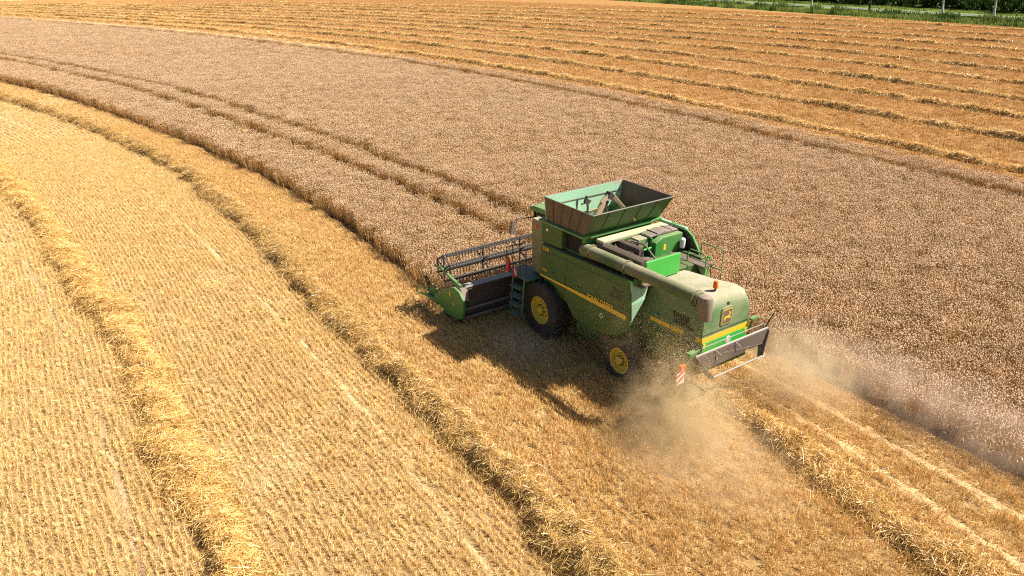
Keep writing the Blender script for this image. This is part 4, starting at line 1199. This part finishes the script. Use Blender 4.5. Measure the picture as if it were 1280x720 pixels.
    br = MB(); br.tube([(-6.24, 1.30, 2.00), (-6.30, 1.22, 2.16), (-6.30, -1.30, 2.16), (-6.24, -1.40, 1.98)], 0.014, 6); P("grab_bar", br, 'steel', tbo)
    for yy in (0.75, -0.05):
        br = MB(); br.tube([(-6.36, yy, 1.99), (-6.50, yy-0.10, 1.86)], 0.016, 6); P("hook", br, 'steel', tbo)
    br = MB(); br.tube([(-6.28, -1.42, 1.98), (-6.36, -1.62, 2.42)], 0.018, 6); P("aerial", br, 'black', tbo)
    br = MB(); br.tube([(-6.05, -1.02, 2.0), (-6.12, -1.05, 2.30)], 0.025, 6); br.box(-6.14, -6.05, -1.25, -0.96, 2.28, 2.33); P("lamp_bracket", br, 'green', tbo)
    # warning boards at both rear corners
    for s in (1, -1):
        c = (-6.22, 1.86 if s > 0 else -1.50)
        dz = 0 if s > 0 else -0.32
        arm = MB(); arm.tube([(-6.02, s*0.98, 1.92), (-6.14, s*1.35, 1.96), (-6.20, s*1.62, 1.86), (-6.22, s*1.72, 1.70)] if s > 0 else [(-6.02, -0.98, 1.70), (-6.14, -1.25, 1.62), (-6.20, -1.42, 1.45)], 0.022, 6)
        if s > 0: arm.box(-6.26, -6.12, 1.33, 1.60, 1.98, 2.08)
        ar = P("board_arm", arm, 'green')
        bd = MB(); bd.box(-6.235, -6.215, c[1]-0.15, c[1]+0.15, 1.28+dz, 1.72+dz); bo_ = P("warning_board", bd, 'white', ar)
        for k in range(3):
            z0 = 1.30+k*0.17
            rs = MB()
            ya, yb = c[1]+0.148, c[1]-0.148
            pts = [(ya, z0), (yb, z0-0.0+0.15), (yb, min(z0+0.235, 1.718)), (ya, z0+0.085)]
            pts = [(y_, min(max(z_, 1.282), 1.718)) for y_, z_ in pts]
            rs.prism([(y_, z_+dz) for y_, z_ in pts], 'x', -6.240, -6.2355); P("red_band", rs, 'red', bo_)
        ln = MB(); ln.box(-6.30, -6.20, c[1]-0.10, c[1]+0.10, 1.735+dz, 1.86+dz); P("tail_lamp", ln, 'orange', ar, bevel=0.02)

    # wheels
    def wheel(name, cx, cyc, r, width, rim_r, s, nlug):
        e = MB()
        h = width/2
        e.lathe([(rim_r, -h*0.78), (rim_r+0.05, -h*0.95), (r*0.78, -h), (r*0.93, -h*0.92), (r*0.965, -h*0.72), (r*0.972, 0), (r*0.965, h*0.72), (r*0.93, h*0.92), (r*0.78, h), (rim_r+0.05, h*0.95), (rim_r, h*0.78)], (cx, cyc, r), 'y', 48)
        for k in range(nlug):
            for side in (-1, 1):
                a = 2*math.pi*(k+(0.5 if side > 0 else 0))/nlug
                m = Matrix.Rotation(-a, 3, 'Y')
                q = m @ Matrix.Rotation(side*R(38), 3, 'X')
                ctr = Vector((cx, cyc, r)) + m @ Vector((r*0.975, side*h*0.47, 0))
                e.obox(ctr, (0.085, h*1.10, 0.06), q)
        wh = P(name, e, 'rubber', smooth=True)
        rm_ = MB()
        o = s*h*0.80
        rm_.lathe([(rim_r+0.035, o), (rim_r+0.03, o+s*0.02), (rim_r-0.01, o+s*0.02), (rim_r-0.03, o-s*0.04), (rim_r*0.86, o-s*0.10), (rim_r*0.62, o-s*0.13), (rim_r*0.55, o-s*0.06), (rim_r*0.30, o-s*0.06), (0.001, o-s*0.06)], (cx, cyc, r), 'y', 40)
        rim = P("rim", rm_, 'rim', wh, smooth=True)
        hb = MB(); hb.lathe([(0.12, o-s*0.06), (0.12, o+s*0.03), (0.09, o+s*0.05), (0.001, o+s*0.05)], (cx, cyc, r), 'y', 16); P("hub", hb, 'rim', rim)
        for k in range(8):
            a = 2*math.pi*k/8
            nu = MB(); nu.lathe([(0.026, o-s*0.06), (0.026, o-s*0.015), (0.001, o-s*0.015)], (cx+rim_r*0.42*math.cos(a), cyc, r+rim_r*0.42*math.sin(a)), 'y', 6)
            P("wheel_nut", nu, 'black', rim)
    for s in (1, -1):
        wheel("wheel", 0.0, s*1.40, 0.95, 0.66, 0.44, s, 20)
        wheel("wheel", -3.62, s*1.34, 0.68, 0.46, 0.36, s, 18)

    # feeder house and header
    fh = MB(); fh.prism([(0.5, 2.0), (0.75, 2.05), (2.20, 1.20), (2.20, 0.45), (0.9, 0.85)], 'y', -0.75, 0.75)
    P("feeder_house", fh, 'green_shade', bevel=0.03)
    hw = 3.40
    he = MB()
    he.box(2.16, 2.24, -hw, hw, 0.25, 1.26)                                  # back sheet
    he.prism([(2.24, 0.22), (2.24, 0.28), (2.9, 0.14), (3.35, 0.12), (3.40, 0.08), (2.9, 0.07)], 'y', -hw, hw)   # table
    he.box(2.10, 2.30, -hw, hw, 1.26, 1.36)                                  # top beam
    header = P("header", he, 'brown', bevel=0.012)
    hb_ = MB(); hb_.tube([(2.02, hw-0.1, 0.62), (2.02, -hw+0.1, 0.62)], 0.05, 8); hb_.tube([(2.04, hw-0.1, 0.30), (2.04, -hw+0.1, 0.30)], 0.06, 8); P("back_tube", hb_, 'grey', header)
    tb_ = MB(); tb_.panel([(2.08, hw-0.25, 1.37), (2.36, hw-0.25, 1.40), (2.36, 0.95, 1.40), (2.08, 0.95, 1.37)], 0.012); P("top_plate", tb_, 'steel', header)
    for s in (1, -1):
        es = MB()
        es.prism([(3.74, 0.48), (3.66, 0.66), (3.28, 0.92), (2.80, 1.20), (2.36, 1.38), (2.02, 1.32), (1.78, 1.08), (1.74, 0.70), (1.88, 0.38), (2.25, 0.22), (3.00, 0.26)], 'y', s*hw, s*(hw+0.11))
        esd = P("end_shield", es, 'green', header, bevel=0.04, seg=3)
        ws_ = MB(); ws_.panel([(2.14, s*(hw-0.28), 1.385), (2.14, s*(hw-0.02), 1.385), (1.88, s*(hw-0.02), 1.02), (1.90, s*(hw-0.22), 0.98)][::-int(s)], 0.015); P("guard_plate", ws_, 'boot', header)
        for z, x in ((0.98, 2.55), (0.72, 2.35)):
            yk = MB(); yk.box(x, x+0.07, *(sorted((s*(hw+0.112), s*(hw+0.117)))), z, z+0.16 if z > 0.9 else z+0.08); P("yellow_sticker", yk, 'yellow', esd)
        # crop divider
        dv = MB()
        dv.tube([(3.45, s*(hw+0.04), 0.42), (4.15, s*(hw+0.10), 0.46), (4.95, s*(hw+0.12), 0.30)], [0.10, 0.07, 0.02], 8)
        dv.tube([(3.42, s*(hw+0.02), 0.66), (4.1, s*(hw+0.25), 0.80), (4.75, s*(hw+0.15), 0.62), (4.95, s*(hw+0.12), 0.32)], 0.030, 8)
        dv.panel([(3.4, s*(hw-0.02), 0.35), (3.4, s*(hw+0.02), 0.80), (4.0, s*(hw+0.03), 0.95), (4.2, s*(hw+0.05), 0.45)], 0.05)
        dvo = P("crop_divider", dv, 'green', header)
        cp = MB(); cp.tube([(4.02, s*(hw+0.10), 0.90), (4.14, s*(hw+0.16), 1.22)], [0.075, 0.07], 10); P("crop_rod", cp, 'black', header)
        # reel arm
        ra = MB(); ra.tube([(2.20, s*(hw-0.10), 1.40), (2.75, s*(hw-0.08), 1.52), (3.42, s*(hw-0.10), 1.66), (3.90, s*(hw-0.10), 1.62)], [0.07, 0.06, 0.05, 0.045], 8); P("reel_arm", ra, 'green', header)
        rc = MB(); rc.tube([(2.35, s*(hw-0.14), 1.18), (3.0, s*(hw-0.14), 1.50)], 0.035, 8); P("lift_cylinder", rc, 'black', header)
    # table auger with its spiral
    ta = MB(); ta.tube([(2.62, -hw+0.05, 0.55), (2.62, hw-0.05, 0.55)], 0.19, 16)
    nturn = 48*5; vs, fs = [], []
    for half_, sg in ((1, 1), (-1, -1)):
        base = len(vs)
        for k in range(nturn+1):
            a = sg*2*math.pi*k/48; yy = half_*(0.6+2.7*k/nturn)
            for rr in (0.18, 0.31): vs.append((2.62+rr*math.cos(a), yy, 0.55+rr*math.sin(a)))
        for k in range(nturn): fs.append((base+2*k, base+2*k+1, base+2*k+3, base+2*k+2))
    ta.add(vs, fs); P("table_auger", ta, 'reel', header)
    kn = MB()
    for k in range(88):
        yy = -hw+0.06+k*0.0765
        kn.panel([(3.36, yy-0.02, 0.115), (3.48, yy, 0.105), (3.36, yy+0.02, 0.115)], 0.008)
    P("knife", kn, 'steel', header)
    # reel: centre tube, six tined bats, spiders
    rc_, rz_, rr_ = 3.42, 1.63, 0.48
    L = hw-0.16
    rt = MB(); rt.tube([(rc_, -L, rz_), (rc_, L, rz_)], 0.105, 16)
    reel = P("reel", rt, 'reel', root, smooth=True)
    ph = R(88)
    bats = [(rc_+rr_*math.cos(ph+k*math.pi/3), rz_+rr_*math.sin(ph+k*math.pi/3)) for k in range(6)]
    for bx, bz in bats:
        bt = MB(); bt.tube([(bx, -L, bz), (bx, L, bz)], 0.034, 8)
        yy = -L+0.08
        while yy < L:
            bt.tube([(bx, yy, bz), (bx-0.03, yy, bz-0.10), (bx-0.075, yy, bz-0.26)], 0.010, 4)
            bt.box(bx-0.030, bx+0.030, yy-0.035, yy+0.035, bz-0.012, bz+0.034)
            yy += 0.125
        P("bat", bt, 'reel', reel)
    for yy in (-L+0.02, -L*0.5, 0.0, L*0.5, L-0.02):
        sp_ = MB()
        for k, (bx, bz) in enumerate(bats):
            sp_.tube([(rc_, yy, rz_), (bx, yy, bz)], 0.034, 6)
            if abs(abs(yy)-(L-0.02)) < 1e-6:
                nx_, nz_ = bats[(k+1) % 6]; sp_.tube([(bx, yy, bz), (nx_, yy, nz_)], 0.030, 6)
        sp_.lathe([(0.0, -0.03), (0.12, -0.03), (0.12, 0.03), (0.0, 0.03)], (rc_, yy, rz_), 'y', 16)
        P("spider", sp_, 'reel', reel)
    return root
combine()

# ------------------------------------------------------------------ dust and flying chaff thrown up by the machine
def dust(name, c, rad, rot, dens, color, label, nscale=1.6, lo=0.36, hi=0.66, seed=0.0):
    t = NT(name + "_volume")
    tc = t.n("TexCoord")
    ln = t.n("VectorMath", operation='LENGTH'); t.l(tc.outputs["Object"], ln.inputs[0])
    fall = t.rng(ln.outputs["Value"], 1.0, 0.15, 0.0, 1.0)
    fall = t.math('POWER', fall, 1.3)
    geo = t.n("NewGeometry")
    mp = t.n("Mapping"); mp.inputs["Location"].default_value = (seed, seed*2, 0)
    t.l(geo.outputs["Position"], mp.inputs[0])
    n = t.rng(t.noise(nscale, 5, 0.66, mp.outputs[0]), lo, hi, 0.05, 1.0)
    d = t.math('MULTIPLY', t.math('MULTIPLY', fall, n), dens)
    v = t.n("VolumePrincipled")
    v.inputs["Color"].default_value = (*color, 1)
    v.inputs["Anisotropy"].default_value = 0.25
    t.l(d, v.inputs["Density"])
    t.l(v.outputs[0], t.out.inputs["Volume"])
    bm = bmesh.new(); bmesh.ops.create_icosphere(bm, subdivisions=3, radius=1.0)
    me = bpy.data.meshes.new(name); bm.to_mesh(me); bm.free()
    me.materials.append(t.m)
    o = link(name, me); o.location = c; o.scale = rad; o.rotation_euler = (0, 0, rot)
    return tag(o, label, "dust", kind="stuff")

DUST = True
if DUST:
    dust("dust", (-6.5, 2.1, 0.75), (1.9, 1.6, 1.6), 0.25, 2.3, (1.0, 0.79, 0.47), "golden chaff dust billowing off the left rear of the combine", 2.6, 0.42, 0.62)
    dust("dust", (-7.9, 2.9, 0.45), (3.2, 2.4, 1.1), 0.1, 1.15, (1.0, 0.80, 0.50), "thin golden dust drifting over the stubble behind the left rear", 1.8, 0.42, 0.66, seed=11.0)
    dust("dust", (-10.5, -3.3, 0.85), (6.8, 1.6, 1.2), -0.06, 0.55, (1.0, 0.80, 0.62), "pinkish dust trailing along the wheat wall behind the combine", 1.2, 0.38, 0.68, seed=3.0)
    dust("dust", (-7.2, -2.1, 0.8), (2.2, 1.7, 1.4), 0.0, 1.8, (1.0, 0.80, 0.52), "pale dust low behind the tail of the combine", 2.0, 0.40, 0.64, seed=5.0)
    dust("dust", (-0.9, 2.9, 0.35), (1.7, 0.9, 0.75), 0.2, 0.8, (0.90, 0.84, 0.78), "grey dust puff beside the front wheel in the combine's shadow", 1.8, seed=8.0)
    dust("dust", (-3.8, 2.0, 2.1), (2.2, 0.7, 1.5), 0.0, 0.22, (1.0, 0.74, 0.40), "thin dust haze against the left side of the combine", 2.4, 0.42, 0.64, seed=14.0)

def chaff():
    r = np.random.default_rng(21)
    C = []
    def plume(n, o, v, spread, t1):
        t = r.uniform(0, t1, (n, 1))**0.8
        vel = np.array(v)+r.normal(size=(n, 3))*np.array(spread)
        p = np.array(o)+r.normal(size=(n, 3))*np.array([.15, .25, .15])+vel*t+np.array([0, 0, -4.9])*t*t*0.55
        return p
    C.append(plume(46000, (-4.9, 1.05, 1.75), (-2.3, 1.2, 1.2), (1.1, 0.8, 1.0), 0.85))
    C.append(plume(20000, (-5.2, 0.9, 1.2), (-2.6, 0.9, 0.5), (1.4, 0.9, 0.5), 0.8))
    C.append(plume(16000, (-6.6, -0.4, 1.3), (-2.6, -0.6, 0.3), (1.3, 1.2, 0.5), 0.9))
    C.append(r.normal(size=(7000, 3))*np.array([1.1, 0.30, 0.7])+np.array([-4.2, 1.85, 2.1]))
    C = np.concatenate(C)
    C = C[C[:, 2] > 0.02]
    szs = r.uniform(0.006, 0.017, len(C)); szs[C[:, 0] > -5.2] *= 0.65
    V, F = quads_at(C, szs, r)
    me = np_mesh("chaff", V, F, [M['chaff']], None, {"tint": np.repeat(np.clip(r.normal(.6, .25, len(C)), 0, 1), 4)})
    tag(link("chaff", me), "golden specks of chaff flying from the combine's rear", "chaff", kind="stuff")
chaff()
